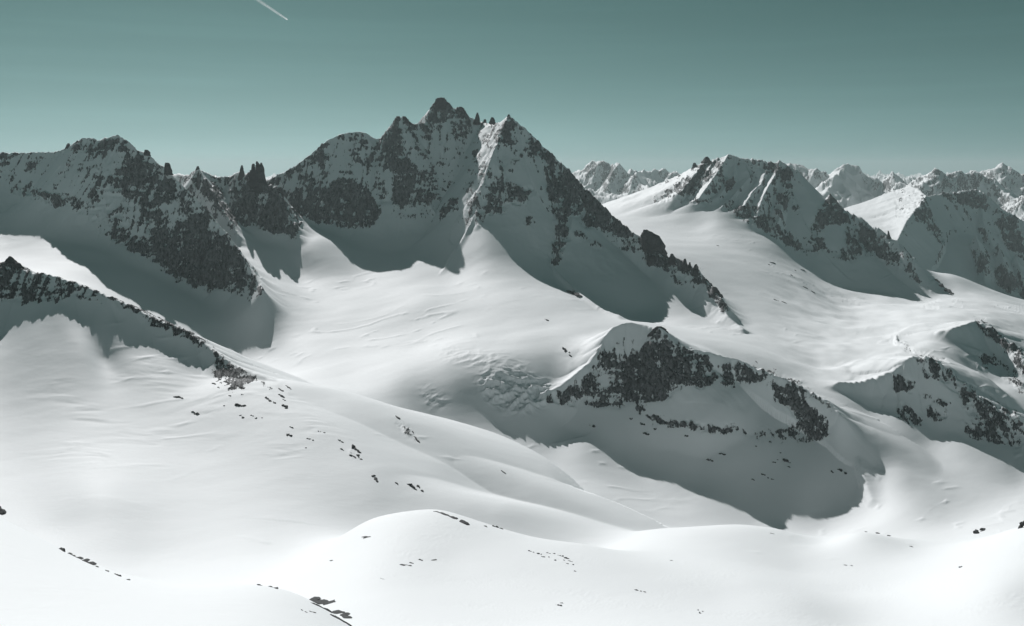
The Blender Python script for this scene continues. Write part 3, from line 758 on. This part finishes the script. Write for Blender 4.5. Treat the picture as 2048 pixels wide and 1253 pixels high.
def boulder_material():
    m, n, l, bs = new_mat("boulder")
    geo = n.new("ShaderNodeNewGeometry")
    ob = n.new("ShaderNodeTexCoord")
    sc_ = n.new("ShaderNodeAttribute"); sc_.attribute_name = "grain"
    mp = n.new("ShaderNodeVectorMath"); mp.operation = 'SCALE'
    l.new(geo.outputs["Position"], mp.inputs[0]); l.new(sc_.outputs["Fac"], mp.inputs["Scale"])
    r1 = noise_node(n, l, mp.outputs[0], .35, 6, .65); r2 = noise_node(n, l, mp.outputs[0], 1.3, 4, .6)
    cr = n.new("ShaderNodeValToRGB"); e = cr.color_ramp.elements
    e[0].position = .3; e[0].color = (.016, .018, .019, 1); e[1].position = .72; e[1].color = (.075, .077, .078, 1)
    l.new(r1, cr.inputs[0])
    sep = n.new("ShaderNodeSeparateXYZ"); l.new(geo.outputs["Normal"], sep.inputs[0])
    s_ = math_node(n, l, 'ADD', sep.outputs[2], math_node(n, l, 'MULTIPLY', math_node(n, l, 'SUBTRACT', r2, .5), 1.1))
    mr = n.new("ShaderNodeMapRange"); mr.interpolation_type = 'SMOOTHSTEP'; mr.inputs[1].default_value = 1.14; mr.inputs[2].default_value = 1.22; l.new(s_, mr.inputs[0])
    mix = n.new("ShaderNodeMix"); mix.data_type = 'RGBA'; l.new(mr.outputs[0], mix.inputs[0])
    l.new(cr.outputs[0], mix.inputs[6]); mix.inputs[7].default_value = (.845, .872, .88, 1)
    l.new(mix.outputs[2], bs.inputs["Base Color"]); bs.inputs["Roughness"].default_value = .8; bs.inputs["Specular IOR Level"].default_value = .2
    b = n.new("ShaderNodeBump"); b.inputs["Distance"].default_value = .6; b.inputs["Strength"].default_value = .7; l.new(r1, b.inputs["Height"]); l.new(b.outputs[0], bs.inputs["Normal"])
    return m
MAT_B = boulder_material()

def link_mesh(name, v, f, mat, grain=1.0, parent=None, loc=(0, 0, 0)):
    me = bpy.data.meshes.new(name); me.from_pydata([tuple(map(float, p)) for p in v], [], f); me.update()
    a = me.attributes.new("grain", 'FLOAT', 'POINT'); a.data.foreach_set("value", np.full(len(v), grain, np.float32))
    me.materials.append(mat)
    o = bpy.data.objects.new(name, me); scene.collection.objects.link(o); o.location = loc
    if parent is not None: o.parent = parent
    return o

def icosphere(level):
    t = (1 + 5 ** .5) / 2
    v = [(-1, t, 0), (1, t, 0), (-1, -t, 0), (1, -t, 0), (0, -1, t), (0, 1, t), (0, -1, -t), (0, 1, -t), (t, 0, -1), (t, 0, 1), (-t, 0, -1), (-t, 0, 1)]
    f = [(0, 11, 5), (0, 5, 1), (0, 1, 7), (0, 7, 10), (0, 10, 11), (1, 5, 9), (5, 11, 4), (11, 10, 2), (10, 7, 6), (7, 1, 8), (3, 9, 4), (3, 4, 2), (3, 2, 6), (3, 6, 8), (3, 8, 9), (4, 9, 5), (2, 4, 11), (6, 2, 10), (8, 6, 7), (9, 8, 1)]
    v = [np.array(p) / np.linalg.norm(p) for p in v]
    for _ in range(level):
        cache = {}; nf = []
        def mid(a, b):
            k = (min(a, b), max(a, b))
            if k not in cache:
                p = v[a] + v[b]; v.append(p / np.linalg.norm(p)); cache[k] = len(v) - 1
            return cache[k]
        for a, b, c in f:
            ab, bc, ca = mid(a, b), mid(b, c), mid(c, a)
            nf += [(a, ab, ca), (b, bc, ab), (c, ca, bc), (ab, bc, ca)]
        f = nf
    return np.array(v), f
ICO = {2: icosphere(2), 3: icosphere(3)}

def tag(o, label, cat, group=None):
    o["label"] = label; o["category"] = cat
    if group: o["group"] = group
    return o

def rock_shape(seed, lx, ly, lz, level=2):
    """angular boulder: a ball cut by random planes, then roughened"""
    r = np.random.RandomState(seed); v, f = ICO[level]; p = v.copy()
    for _ in range(16):
        nn = r.normal(size=3); nn /= np.linalg.norm(nn); d = r.uniform(.45, .85)
        p = p - np.maximum(p @ nn - d, 0)[:, None] * nn
    amp_ = .16 if level == 2 else .24
    off = r.uniform(0, 90, 3)
    q = np.array([mnoise.noise(Vector(a * 2.3 + off)) * amp_ + mnoise.noise(Vector(a * 5.5 + off)) * amp_ * .6 for a in v])
    p = p * (1 + q)[:, None]
    return p * np.array([lx, ly, lz]), f

ROCK_N = [0]
def rock(x1, y1, x2, y2, hp, label, group=None, name="rock", deep=.8):
    """a rock lying between two picture points, hp picture pixels high"""
    ROCK_N[0] += 1
    A, B = ground(x1, y1), ground(x2, y2)
    if abs(A[1] - B[1]) > .12 * min(A[1], B[1]):            # one end peeped past a crest
        D = min(A[1], B[1]); 
        A, B = P((x1, y1, D)), P((x2, y2, D))
    c = (A + B) / 2; ax_ = B - A; Lx = max(np.linalg.norm(ax_), 1e-3); D = c[1]
    hgt = .85 * hp / F * D; wid = max((x2 - x1) / F * D, hgt)
    ax_ = ax_ / Lx; Lx = min(Lx, wid * 2.2)
    side = np.cross([0, 0, 1], ax_); side /= np.linalg.norm(side) + 1e-9; upv = np.cross(ax_, side)
    big = hp > 9 or (x2 - x1) > 22
    slab = name == "rock_slab"
    rr = np.random.RandomState(ROCK_N[0] * 31 + 7)
    npc = 3 if slab else 1 if hp < 4 and Lx / F < 9 else (3 if hp < 6 else 6)
    thick = max(hgt * deep, Lx * (.22 if name == 'rock' else .14))
    if slab: thick = max(Lx * .22, hgt * .9); hgt *= .55
    w = []; f = []
    for q_ in range(npc):
        k = 1. if npc == 1 else (rr.uniform(.55, .75) if npc == 3 else rr.uniform(.36, .62))
        v1, f1 = rock_shape(ROCK_N[0] * 7 + 3 + q_ * 1009, Lx * .54 * (k if npc == 1 else k * .9), thick * (k if npc == 1 else k * 1.2), hgt * .72 * (1 if npc == 1 else k * 1.25), 3 if big and npc < 3 else 2)
        oa, ob_ = (0, 0) if npc == 1 else ((q_ / (npc - 1) - .5) * Lx * (.8 if npc == 6 else .6), rr.uniform(-.5, .5) * thick * .55)
        tw = rr.uniform(-.3, .3) if npc > 1 else 0
        a_ = ax_ * math.cos(tw) + side * math.sin(tw); b_ = np.cross(upv, a_)
        cc = ax_ * oa + side * ob_ + upv * (rr.uniform(-.25, .1) * hgt if npc > 1 else 0)
        f += [tuple(len(w) + t_ for t_ in fa) for fa in f1]
        w += list(cc + v1[:, :1] * a_ + v1[:, 1:2] * b_ + v1[:, 2:] * upv)
    w = np.array(w)
    o = link_mesh(name, w, f, MAT_B, 1400. / D * .5, None, (c[0], c[1], c[2] - hgt * .12))
    return tag(o, label, "rock", group)

def cluster(pts, label, group):
    words = "first second third fourth fifth sixth seventh eighth ninth tenth eleventh twelfth thirteenth fourteenth fifteenth".split()
    order = sorted(range(len(pts)), key=lambda k: pts[k][0]); base_label = label
    for k_, p_ in enumerate(pts):
        if len(pts) <= 15:
            label = base_label + ", " + words[order.index(k_)] + " from left"
        x_, y_, w_, h_ = p_[:4]; ti = p_[4] if len(p_) > 4 else .25
        rock(x_ - w_ / 2, y_ - w_ * ti / 2, x_ + w_ / 2, y_ + w_ * ti / 2, h_, label, group)

# the near knoll at the lower left
rock(-14, 1006, 8, 1036, 22, "dark rock wall cut off by the left border on the near snow knoll")
rock(112, 1094, 134, 1108, 13, "largest dark rock on the crest of the near left snow knoll")
rock(134, 1106, 160, 1119, 7, "flat dark rock strip just right of the largest rock on the left knoll")
rock(160, 1119, 186, 1131, 4, "thin dark rock sliver lower down the crest of the left knoll")
rock(189, 1132, 197, 1136, 4, "small rock between the thin sliver and the round rock on the left knoll")
rock(208, 1140, 219, 1145, 4, "low rock left of the round rock on the left knoll crest")
rock(225, 1146, 243, 1155, 8, "round dark rock near the lower end of the left knoll crest")
rock(252, 1158, 261, 1162, 3, "last small rock at the lower right end of the left knoll crest")
rock(514, 1168, 527, 1172, 4, "small flat rock on the crest of the near knoll at lower centre left")
rock(532, 1172, 556, 1180, 6, "longer flat rock right of the small one on the lower knoll crest")
rock(614, 1193, 668, 1216, 14, "topmost long dark slab of the rock outcrop at the bottom edge", name="rock_slab")
rock(622, 1206, 662, 1226, 9, "middle slab of the rock outcrop at the bottom edge", name="rock_slab")
rock(660, 1230, 706, 1256, 11, "lowest slab of the outcrop running out of the bottom edge", name="rock_slab")
rock(664, 1214, 708, 1248, 6, "thin right-hand slab along the snow edge of the bottom outcrop", name="rock_slab")
rock(602, 1220, 616, 1227, 6, "small rock left of the bottom outcrop slabs, farther left of two")
rock(618, 1223, 633, 1227, 4, "small rock left of the bottom outcrop slabs, nearer to the slabs")
# the dome in the foreground
rock(858, 1022, 905, 1036, 10, "long dark rock band on top of the rounded foreground dome", name="rock_slab")
rock(893, 1030, 930, 1049, 11, "stout dark rock at the right end of the band on the dome")
rock(966, 1051, 974, 1055, 3, "tiny rock right of the dome's rock band, leftmost of three")
rock(984, 1051, 996, 1056, 5, "low rock right of the dome's rock band, middle of three")
rock(996, 1056, 1008, 1060, 3, "flat rock right of the dome's rock band, rightmost of three")
rock(800, 1130, 828, 1133, 6, "flat dark rock patch on the front of the dome left of centre")
rock(816, 1125, 828, 1128, 3, "thin rock just above the flat patch on the dome front")
rock(836, 1119, 845, 1122, 5, "single small rock right of the flat patch on the dome front")
rock(860, 1122, 876, 1119, 2, "faint thin rock line on the dome front right of the single small rock")
rock(760, 1157, 769, 1160, 6, "lone small rock low on the left part of the dome")
rock(724, 1075, 744, 1073, 4, "half buried thin rock high on the left shoulder of the dome")
rock(658, 1121, 668, 1122, 2, "tiny dark rock far left on the dome's lower flank")
cluster([(1060,1103,8,4),(1077,1108,13,8),(1085,1114,10,4),(1097,1107,8,6),(1109,1108,7,3),(1121,1112,13,4),(1132,1117,13,4),(1141,1123,11,5),(1135,1128,6,4),(1110,1121,5,5),(1146,1130,5,3),(1150,1143,9,3),(1098,1115,4,3),(1067,1105,5,3),(1128,1121,5,3)],
        "small rock in the scatter on the dome's right side", "rocks scattered on the right side of the dome")
cluster([(1113,1210,9,5),(1119,1212,8,5),(1124,1207,6,4)], "small dark rock in the little trio at bottom centre", "trio of rocks at bottom centre")
cluster([(1273,1181,8,4),(1281,1183,5,3),(1290,1185,8,3)], "small dark rock in the short row right of bottom centre", "short row of rocks right of bottom centre")
cluster([(1396,1221,4,3),(1400,1227,5,5),(1406,1224,4,4)], "tiny rock in the tight group on the bottom right slope", "tight group of rocks on the bottom right slope")
cluster([(1691,1131,9,3),(1704,1132,7,3)], "small flat rock of the pair on the right foreground snow", "pair of flat rocks on the right foreground")
rock(1919, 1136, 1925, 1134, 5, "lone tiny rock on the smooth snow at the far lower right")
rock(1338, 1121, 1346, 1122, 2, "lone tiny rock on the snow roll at the lower centre right")
cluster([(1732,1064,7,2),(1755,1067,8,3),(1778,1072,9,3),(1823,1094,10,3),(1545,1068,14,2)], "small rock along the snow crest at the lower right", "rocks along the lower right snow crest")
# small crag near the right edge
rock(1948, 1076, 1960, 1052, 13, "lower left face of the small dark crag near the right border", name="crag")
rock(1958, 1068, 1972, 1052, 11, "upper right block of the small crag near the right border", name="crag")
rock(2036, 1058, 2056, 1036, 14, "dark rock cut by the right border beside the small crag", name="crag")
# rocks on the front left slope and its spurs
rock(346, 793, 366, 797, 7, "dark rock patch high on the long left slope, leftmost one")
rock(384, 824, 398, 830, 9, "dark boulder at the lower lip of the wind scoop on the left slope")
rock(466, 808, 488, 813, 10, "rugged rock patch on the slope below the front ridge's end")
rock(476, 831, 488, 836, 9, "round dark boulder below the rugged rock patch on the left slope")
cluster([(504,832,6,4),(512,837,4,5),(524,836,4,3),(460,792,5,4),(485,790,6,4),(448,812,4,3)], "tiny rock sprinkled on the slope below the front ridge", "tiny rocks below the front ridge")
cluster([(452,765,12,7,.6),(429,768,8,5,.4),(438,775,8,5,.5),(463,778,8,6,.5),(485,776,8,6,.5),(440,760,6,4)], "rock on the snow beneath the dark end of the front ridge", "rocks beneath the end of the front ridge")
cluster([(538,800,14,11,.7),(548,806,7,6,.7),(561,780,12,5,.6),(563,793,12,8,.6),(570,814,10,13,1.),(578,776,12,4,.7),(569,801,8,6,.8)], "dark rock in the patch on the snow knob past the front ridge", "rocks on the knob past the front ridge")
rock(572, 867, 582, 873, 11, "pointed boulder alone on the middle of the left spur")
rock(580, 854, 586, 857, 4, "tiny rock above the pointed boulder on the left spur")
cluster([(638,863,9,4),(648,866,7,3),(618,878,9,4),(626,881,6,3),(612,896,6,3),(681,883,12,5,.6),(685,900,8,5,.5),(706,914,12,5,.6)], "small rock dotted along the lower left spur", "small rocks along the lower left spur")
rock(703, 890, 720, 908, 12, "dark rock rib on the lower left spur right of the small rocks")
rock(713, 908, 723, 922, 9, "short rock below the rib on the lower left spur")
rock(744, 948, 758, 966, 13, "dark boulder at the tip of the snow lip on the lower spur")
rock(790, 965, 797, 971, 5, "small rock left of the split boulder at the spur's end")
rock(815, 968, 833, 980, 12, "split dark boulder at the lower end of the spur")
rock(832, 971, 846, 984, 8, "narrow rock right of the split boulder at the spur's end")
rock(790, 832, 814, 852, 5, "upper thin rock edge on the crest of the rounded snow spur", name="rock_edge")
rock(820, 856, 838, 890, 7, "lower thin rock edge dropping off the rounded snow spur", name="rock_edge")
rock(1000, 940, 1014, 950, 3, "thin rock edge at the far right end of the rounded spur", name="rock_edge")
# shaded slope below the outcrop
rock(1174, 848, 1197, 858, 10, "dark rock patch on the shaded snow below the outcrop's left end")
rock(1412, 918, 1426, 922, 6, "flat dark rock alone on the shaded apron below the cliffs")
rock(1438, 906, 1450, 910, 6, "small rock up right of the flat rock on the shaded apron")
rock(1566, 918, 1580, 926, 10, "round dark rock on the right part of the shaded apron")
cluster([(1548,925,7,4),(1556,920,5,4),(1578,934,5,4),(1561,906,4,3),(1540,884,5,4),(1512,893,5,3)], "tiny rock near the round rock on the shaded apron", "tiny rocks on the right of the shaded apron")
cluster([(1527,950,9,5),(1506,960,7,4),(1545,959,7,4),(1536,956,5,3)], "small rock in the low group on the shaded apron", "low rock group on the shaded apron")
rock(1676, 938, 1694, 948, 9, "dark rock at the right edge of the apron near the sunlit slope")
rock(1662, 942, 1667, 947, 7, "small upright rock left of the apron's edge rock")
cluster([(1292,867,12,7),(1285,848,10,6),(1373,872,8,5),(1310,858,6,5),(1262,838,6,5)], "small rock just under the outcrop's lower cliff band", "small rocks under the lower cliff band")
# glacier and right-hand snowfield
rock(1089, 638, 1096, 642, 5, "lone small rock in the bright snow of the upper glacier")
rock(1124, 694, 1134, 704, 9, "left dark rock in the hollow above the icefall")
rock(1134, 702, 1145, 714, 10, "right dark rock in the hollow above the icefall")
rock(1136, 582, 1162, 592, 9, "dark rocky knuckle on the snow rib under the pyramid")
cluster([(1545,526,13,3),(1538,530,5,3),(1604,540,13,3),(1590,541,6,2),(1583,551,5,3),(1553,601,12,4,.3),(1569,606,16,3,.4),(1610,576,14,3,.5),(1436,492,10,2),(1625,584,12,3,.6)], "thin rock streak on the sunlit snowfield below the ribbed mountain", "rock streaks on the right snowfield")
rock(1872, 560, 1886, 574, 11, "dark rock knob on the snow right of the ribbed mountain's ridge end")
rock(1888, 578, 1908, 590, 4, "thin rock rib trailing down right from the dark knob")

# ---- spires: stacked uneven rings
def spire(name, rows, D, label, group=None, depth=.8, seed=0, parts=None, cat="rock spire"):
    """rows: (row, left column, right column) from foot to tip"""
    r = np.random.RandomState(seed + 5)
    def loft(rows_):
        fine = []
        for a, b in zip(rows_[:-1], rows_[1:]):
            for t in (0, .34, .67):
                j_ = r.uniform(-.06, .06, 2) * (a[2] - a[1]) if t > 0 else (0, 0)
                fine.append((a[0] + t * (b[0] - a[0]), a[1] + t * (b[1] - a[1]) + j_[0], a[2] + t * (b[2] - a[2]) + j_[1]))
        fine.append(rows_[-1]); n = 7; v = []; f = []
        ph = r.uniform(0, 6.28); jit = r.uniform(.78, 1.15, n)
        for k, (ry, x0, x1) in enumerate(fine):
            c = P(((x0 + x1) / 2, ry, D)); hw = max((x1 - x0) / 2 / F * D, .3)
            for q_ in range(n):
                a = ph + q_ * 2 * math.pi / n; m = jit[q_] * r.uniform(.96, 1.04)
                v.append((c[0] + math.cos(a) * hw * min(m, 1.08), c[1] + math.sin(a) * hw * depth * m, c[2] + r.uniform(-.12, .12) * hw))
        for k in range(len(fine) - 1):
            for q_ in range(n):
                f.append((k * n + q_, k * n + (q_ + 1) % n, (k + 1) * n + (q_ + 1) % n, (k + 1) * n + q_))
        f.append(tuple(range(len(v) - n, len(v))))
        return np.array(v), f
    v, f = loft(rows); base = np.array([v[:7, 0].mean(), v[:7, 1].mean(), v[:7, 2].min()])
    if not parts:
        return tag(link_mesh(name, v - base, f, MAT_B, .7, None, base), label, cat, group)
    e = bpy.data.objects.new(name, None); scene.collection.objects.link(e); e.location = base; e.empty_display_size = 5
    tag(e, label, cat, group)
    link_mesh("rock_body", v - base, f, MAT_B, .7, e)
    for pn, pr in parts:
        v, f = loft(pr); link_mesh(pn, v - base, f, MAT_B, .7, e)
    return e

spire("rock_spire", [(385,490,545),(368,494,536),(352,498,531),(342,500,528)], 2262, "twin-horned dark spire rising highest from the needle ridge", seed=1,
      parts=[("horn", [(346,500,512),(336,502,511),(328,504,509)]), ("horn", [(346,508,528),(334,510,527),(327,511,518),(323,512,515)]), ("horn", [(344,517,529),(334,519,527),(326,521,524)])])
spire("rock_spire", [(362,474,492),(348,477,489),(338,480,487),(331,482,485)], 2290, "single pointed tooth left of the twin-horned spire", seed=2)
spire("rock_spire", [(398,552,568),(384,554,566),(375,555,563)], 2225, "square rock step on the right shoulder of the needle ridge", seed=3)
spire("rock_spire", [(352,388,406),(342,391,402),(333,394,398)], 2252, "small peak tip at the left end of the needle ridge", seed=4)
spire("rock_spire", [(350,326,348),(338,328,343),(329,329,340),(326,330,338)], 1955, "squared rock block on the skyline of the left mountain's right ridge", seed=5)
spire("rock_spire", [(312,286,302),(304,289,299),(300,290,295)], 1985, "small rock knob on the left mountain's right-hand skyline", seed=6)
spire("rock_spire", [(300,130,144),(292,133,142),(287,135,139)], 2050, "tiny rock nub at the left end of the left mountain's summit", seed=7)
spire("rock_spire", [(286,771,806),(268,777,808),(250,783,806),(240,788,802),(233,793,800)], 2540, "left tip of the square tower left of the main summit", seed=8)
spire("rock_spire", [(262,796,824),(248,799,821),(240,802,817),(233,804,811)], 2547, "right tip of the square tower left of the main summit", seed=9)
spire("rock_spire", [(246,850,908),(232,856,905),(220,860,903),(208,866,898),(200,871,894),(196,877,890)], 2640, "blunt rock knob crowning the main summit", seed=10)
spire("rock_spire", [(240,908,940),(228,911,934),(219,914,930),(214,918,925)], 2643, "rounded rock shoulder right of the main summit knob", seed=11)
spire("rock_spire", [(250,944,966),(240,948,961),(232,951,959),(226,953,957)], 2625, "leftmost needle in the notch between main summit and pyramid", seed=12)
spire("rock_spire", [(254,962,978),(246,965,974),(239,968,972)], 2600, "thin middle needle in the notch between main summit and pyramid", seed=13)
spire("rock_spire", [(256,974,998),(246,977,993),(239,980,990),(235,982,987)], 2560, "stubby right needle in the notch left of the pyramid", seed=14)
spire("rock_spire", [(240,1010,1026),(234,1013,1021),(229,1016,1019)], 2450, "sharp tip of the pyramid summit", seed=15)
spire("rock_spire", [(520,1286,1338),(505,1283,1333),(488,1281,1328),(474,1280,1318),(466,1283,1306),(460,1286,1294)], 2222, "squat dark rock tower halfway down the long right ridge", seed=16, depth=.6)
spire("rock_spire", [(545,1292,1322),(525,1293,1318),(512,1296,1312)], 2190, "lower rock buttress below the squat tower on the right ridge", seed=17, depth=.6)
spire("rock_spire", [(530,1330,1362),(520,1335,1356),(513,1339,1349),(508,1341,1346)], 2160, "small pointed tooth just right of the squat tower", seed=18)
spire("rock_spire", [(542,1360,1380),(531,1364,1376),(524,1366,1374),(518,1368,1372)], 2128, "tall finger of rock among the serrated right ridge teeth", seed=19)
spire("rock_spire", [(542,1372,1388),(533,1376,1383),(525,1378,1381)], 2124, "thinnest finger right of the tall one on the right ridge", seed=20)
spire("rock_spire", [(554,1380,1404),(542,1384,1399),(533,1387,1396),(529,1390,1394)], 2112, "broad tooth right of the thin finger on the right ridge", seed=21)
spire("rock_spire", [(574,1398,1426),(565,1403,1419),(558,1407,1413)], 2085, "low tooth where the serrated right ridge steepens", seed=22)
spire("rock_spire", [(594,1416,1446),(583,1421,1438),(574,1425,1431)], 2040, "sharp tooth near the lower end of the right ridge", seed=23)
spire("rock_spire", [(632,1434,1462),(618,1438,1456),(606,1441,1449)], 1992, "lowest rock tooth at the end of the long right ridge", seed=24)
spire("rock_spire", [(478,1771,1784),(470,1774,1780),(462,1775,1778)], 3065, "slim spike on the ridge at the right end of the ribbed mountain", seed=25)
spire("rock_spire", [(404,1652,1672),(396,1656,1668),(388,1659,1662)], 3228, "pointed tip of the dark small pyramid right of the ribbed mountain", seed=26)
spire("rock_spire", [(545,-6,48),(532,-2,42),(524,6,34),(517,14,26),(513,17,22)], 1104, "jagged dark rock crown on the front ridge at the left border", seed=27, depth=.5)
spire("rock_spire", [(672,1296,1345),(664,1302,1338),(657,1309,1330),(653,1313,1324)], 1492, "dark rock prow at the top of the middle outcrop", seed=28, depth=.4)

spire("rock_spire", [(392,1312,1330),(384,1316,1327),(377,1320,1324)], 3470, "first rock knob where the ribbed mountain's left ridge leaves the snow", seed=31)
spire("rock_spire", [(366,1350,1368),(358,1354,1365),(351,1358,1361)], 3462, "second rock knob up the left ridge of the ribbed mountain", seed=32)
spire("rock_spire", [(340,1380,1398),(332,1384,1395),(326,1387,1391)], 3447, "third rock knob up the left ridge of the ribbed mountain", seed=33)
spire("rock_spire", [(326,1402,1424),(319,1407,1420),(314,1411,1416)], 3432, "highest rock knob on the left ridge of the ribbed mountain", seed=34)

# ---- vapour trails high above
def trail(pts, z, radius, label, dens):
    v = []; f = []; n = 8; m_ = len(pts)
    Q = []
    for (a, b) in pts:
        D = z / ((HY - b) / F); Q.append(P((a, b, D)))
    Q = np.array(Q); d = Q[-1] - Q[0]; d /= np.linalg.norm(d); s_ = np.cross(d, [0, 0, 1]); s_ /= np.linalg.norm(s_); u_ = np.cross(s_, d)
    for k in range(m_):
        rr = radius * (.12 if k == 0 else min(1, .55 + .5 * k / m_)) * (1 if k < m_ - 1 else .5)
        for q_ in range(n):
            a = q_ * 2 * math.pi / n; v.append(Q[k] + s_ * math.cos(a) * rr + u_ * math.sin(a) * rr)
    for k in range(m_ - 1):
        for q_ in range(n): f.append((k * n + q_, k * n + (q_ + 1) % n, (k + 1) * n + (q_ + 1) % n, (k + 1) * n + q_))
    f.append(tuple(range(n))[::-1]); f.append(tuple(range((m_ - 1) * n, m_ * n)))
    o = link_mesh("contrail", np.array(v) - Q[0], f, MAT_B, 1., None, tuple(Q[0]))
    m = bpy.data.materials.new("ice_vapour"); m.use_nodes = True; nn = m.node_tree.nodes; nn.clear(); ll = m.node_tree.links
    out = nn.new("ShaderNodeOutputMaterial"); tl = nn.new("ShaderNodeBsdfTranslucent"); df = nn.new("ShaderNodeBsdfDiffuse"); tr = nn.new("ShaderNodeBsdfTransparent")
    for b_ in (tl, df): b_.inputs["Color"].default_value = (.95, .97, .97, 1)
    ad = nn.new("ShaderNodeMixShader"); ad.inputs[0].default_value = .5; ll.new(tl.outputs[0], ad.inputs[1]); ll.new(df.outputs[0], ad.inputs[2])
    mx = nn.new("ShaderNodeMixShader"); ll.new(tr.outputs[0], mx.inputs[1]); ll.new(ad.outputs[0], mx.inputs[2])
    at = nn.new("ShaderNodeAttribute"); at.attribute_name = "trail_ice"; lw = nn.new("ShaderNodeLayerWeight"); lw.inputs["Blend"].default_value = .5
    iv = nn.new("ShaderNodeMath"); iv.operation = 'SUBTRACT'; iv.inputs[0].default_value = 1.0; ll.new(lw.outputs["Facing"], iv.inputs[1])
    ml = nn.new("ShaderNodeMath"); ml.operation = 'MULTIPLY'; ll.new(iv.outputs[0], ml.inputs[0]); ll.new(at.outputs["Fac"], ml.inputs[1]); ll.new(ml.outputs[0], mx.inputs[0]); ll.new(mx.outputs[0], out.inputs[0])
    o.data.materials.clear(); o.data.materials.append(m)
    a = o.data.attributes.new("trail_ice", 'FLOAT', 'POINT'); a.data.foreach_set("value", np.repeat(np.array(dens, np.float32), n))
    for p_ in o.data.polygons: p_.use_smooth = True
    return tag(o, label, "vapour trail")
trail([(575,40),(572,38),(560,30),(545,20),(530,10),(515,0),(490,-16),(440,-48)], 3200, 40, "short bright white vapour trail slanting across the top left sky", [1,1,1,.95,.8,.55,.35,.15])
trail([(657,126.5),(654,123),(650,119)], 3200, 16, "tiny faint vapour trail in the sky above the main wall", [.22,.2,.1])

# ------------------------------------------------------------------ air
def haze_box():
    x0, x1, y0, y1, z0, z1 = -29000, 29000, -60, 30500, float(h.min()) - 1.0, max(float(h.max()), 0.0) + 40
    v = [(a, b, c) for a in (x0, x1) for b in (y0, y1) for c in (z0, z1)]
    f = [(0, 1, 3, 2), (4, 6, 7, 5), (0, 4, 5, 1), (2, 3, 7, 6), (0, 2, 6, 4), (1, 5, 7, 3)]
    me = bpy.data.meshes.new("haze"); me.from_pydata(v, [], f); me.update()
    o = bpy.data.objects.new("haze", me); scene.collection.objects.link(o); o["kind"] = "stuff"
    o["label"] = "thin pale mountain air in front of the far ranges"
    m = bpy.data.materials.new("haze"); m.use_nodes = True; n = m.node_tree.nodes; n.clear()
    out = n.new("ShaderNodeOutputMaterial"); pv = n.new("ShaderNodeVolumePrincipled")
    pv.inputs["Color"].default_value = (.80, .95, .95, 1); pv.inputs["Density"].default_value = HAZE
    pv.inputs["Anisotropy"].default_value = .2
    m.node_tree.links.new(pv.outputs[0], out.inputs["Volume"])
    me.materials.append(m)
if HAZE > 0:
    haze_box()
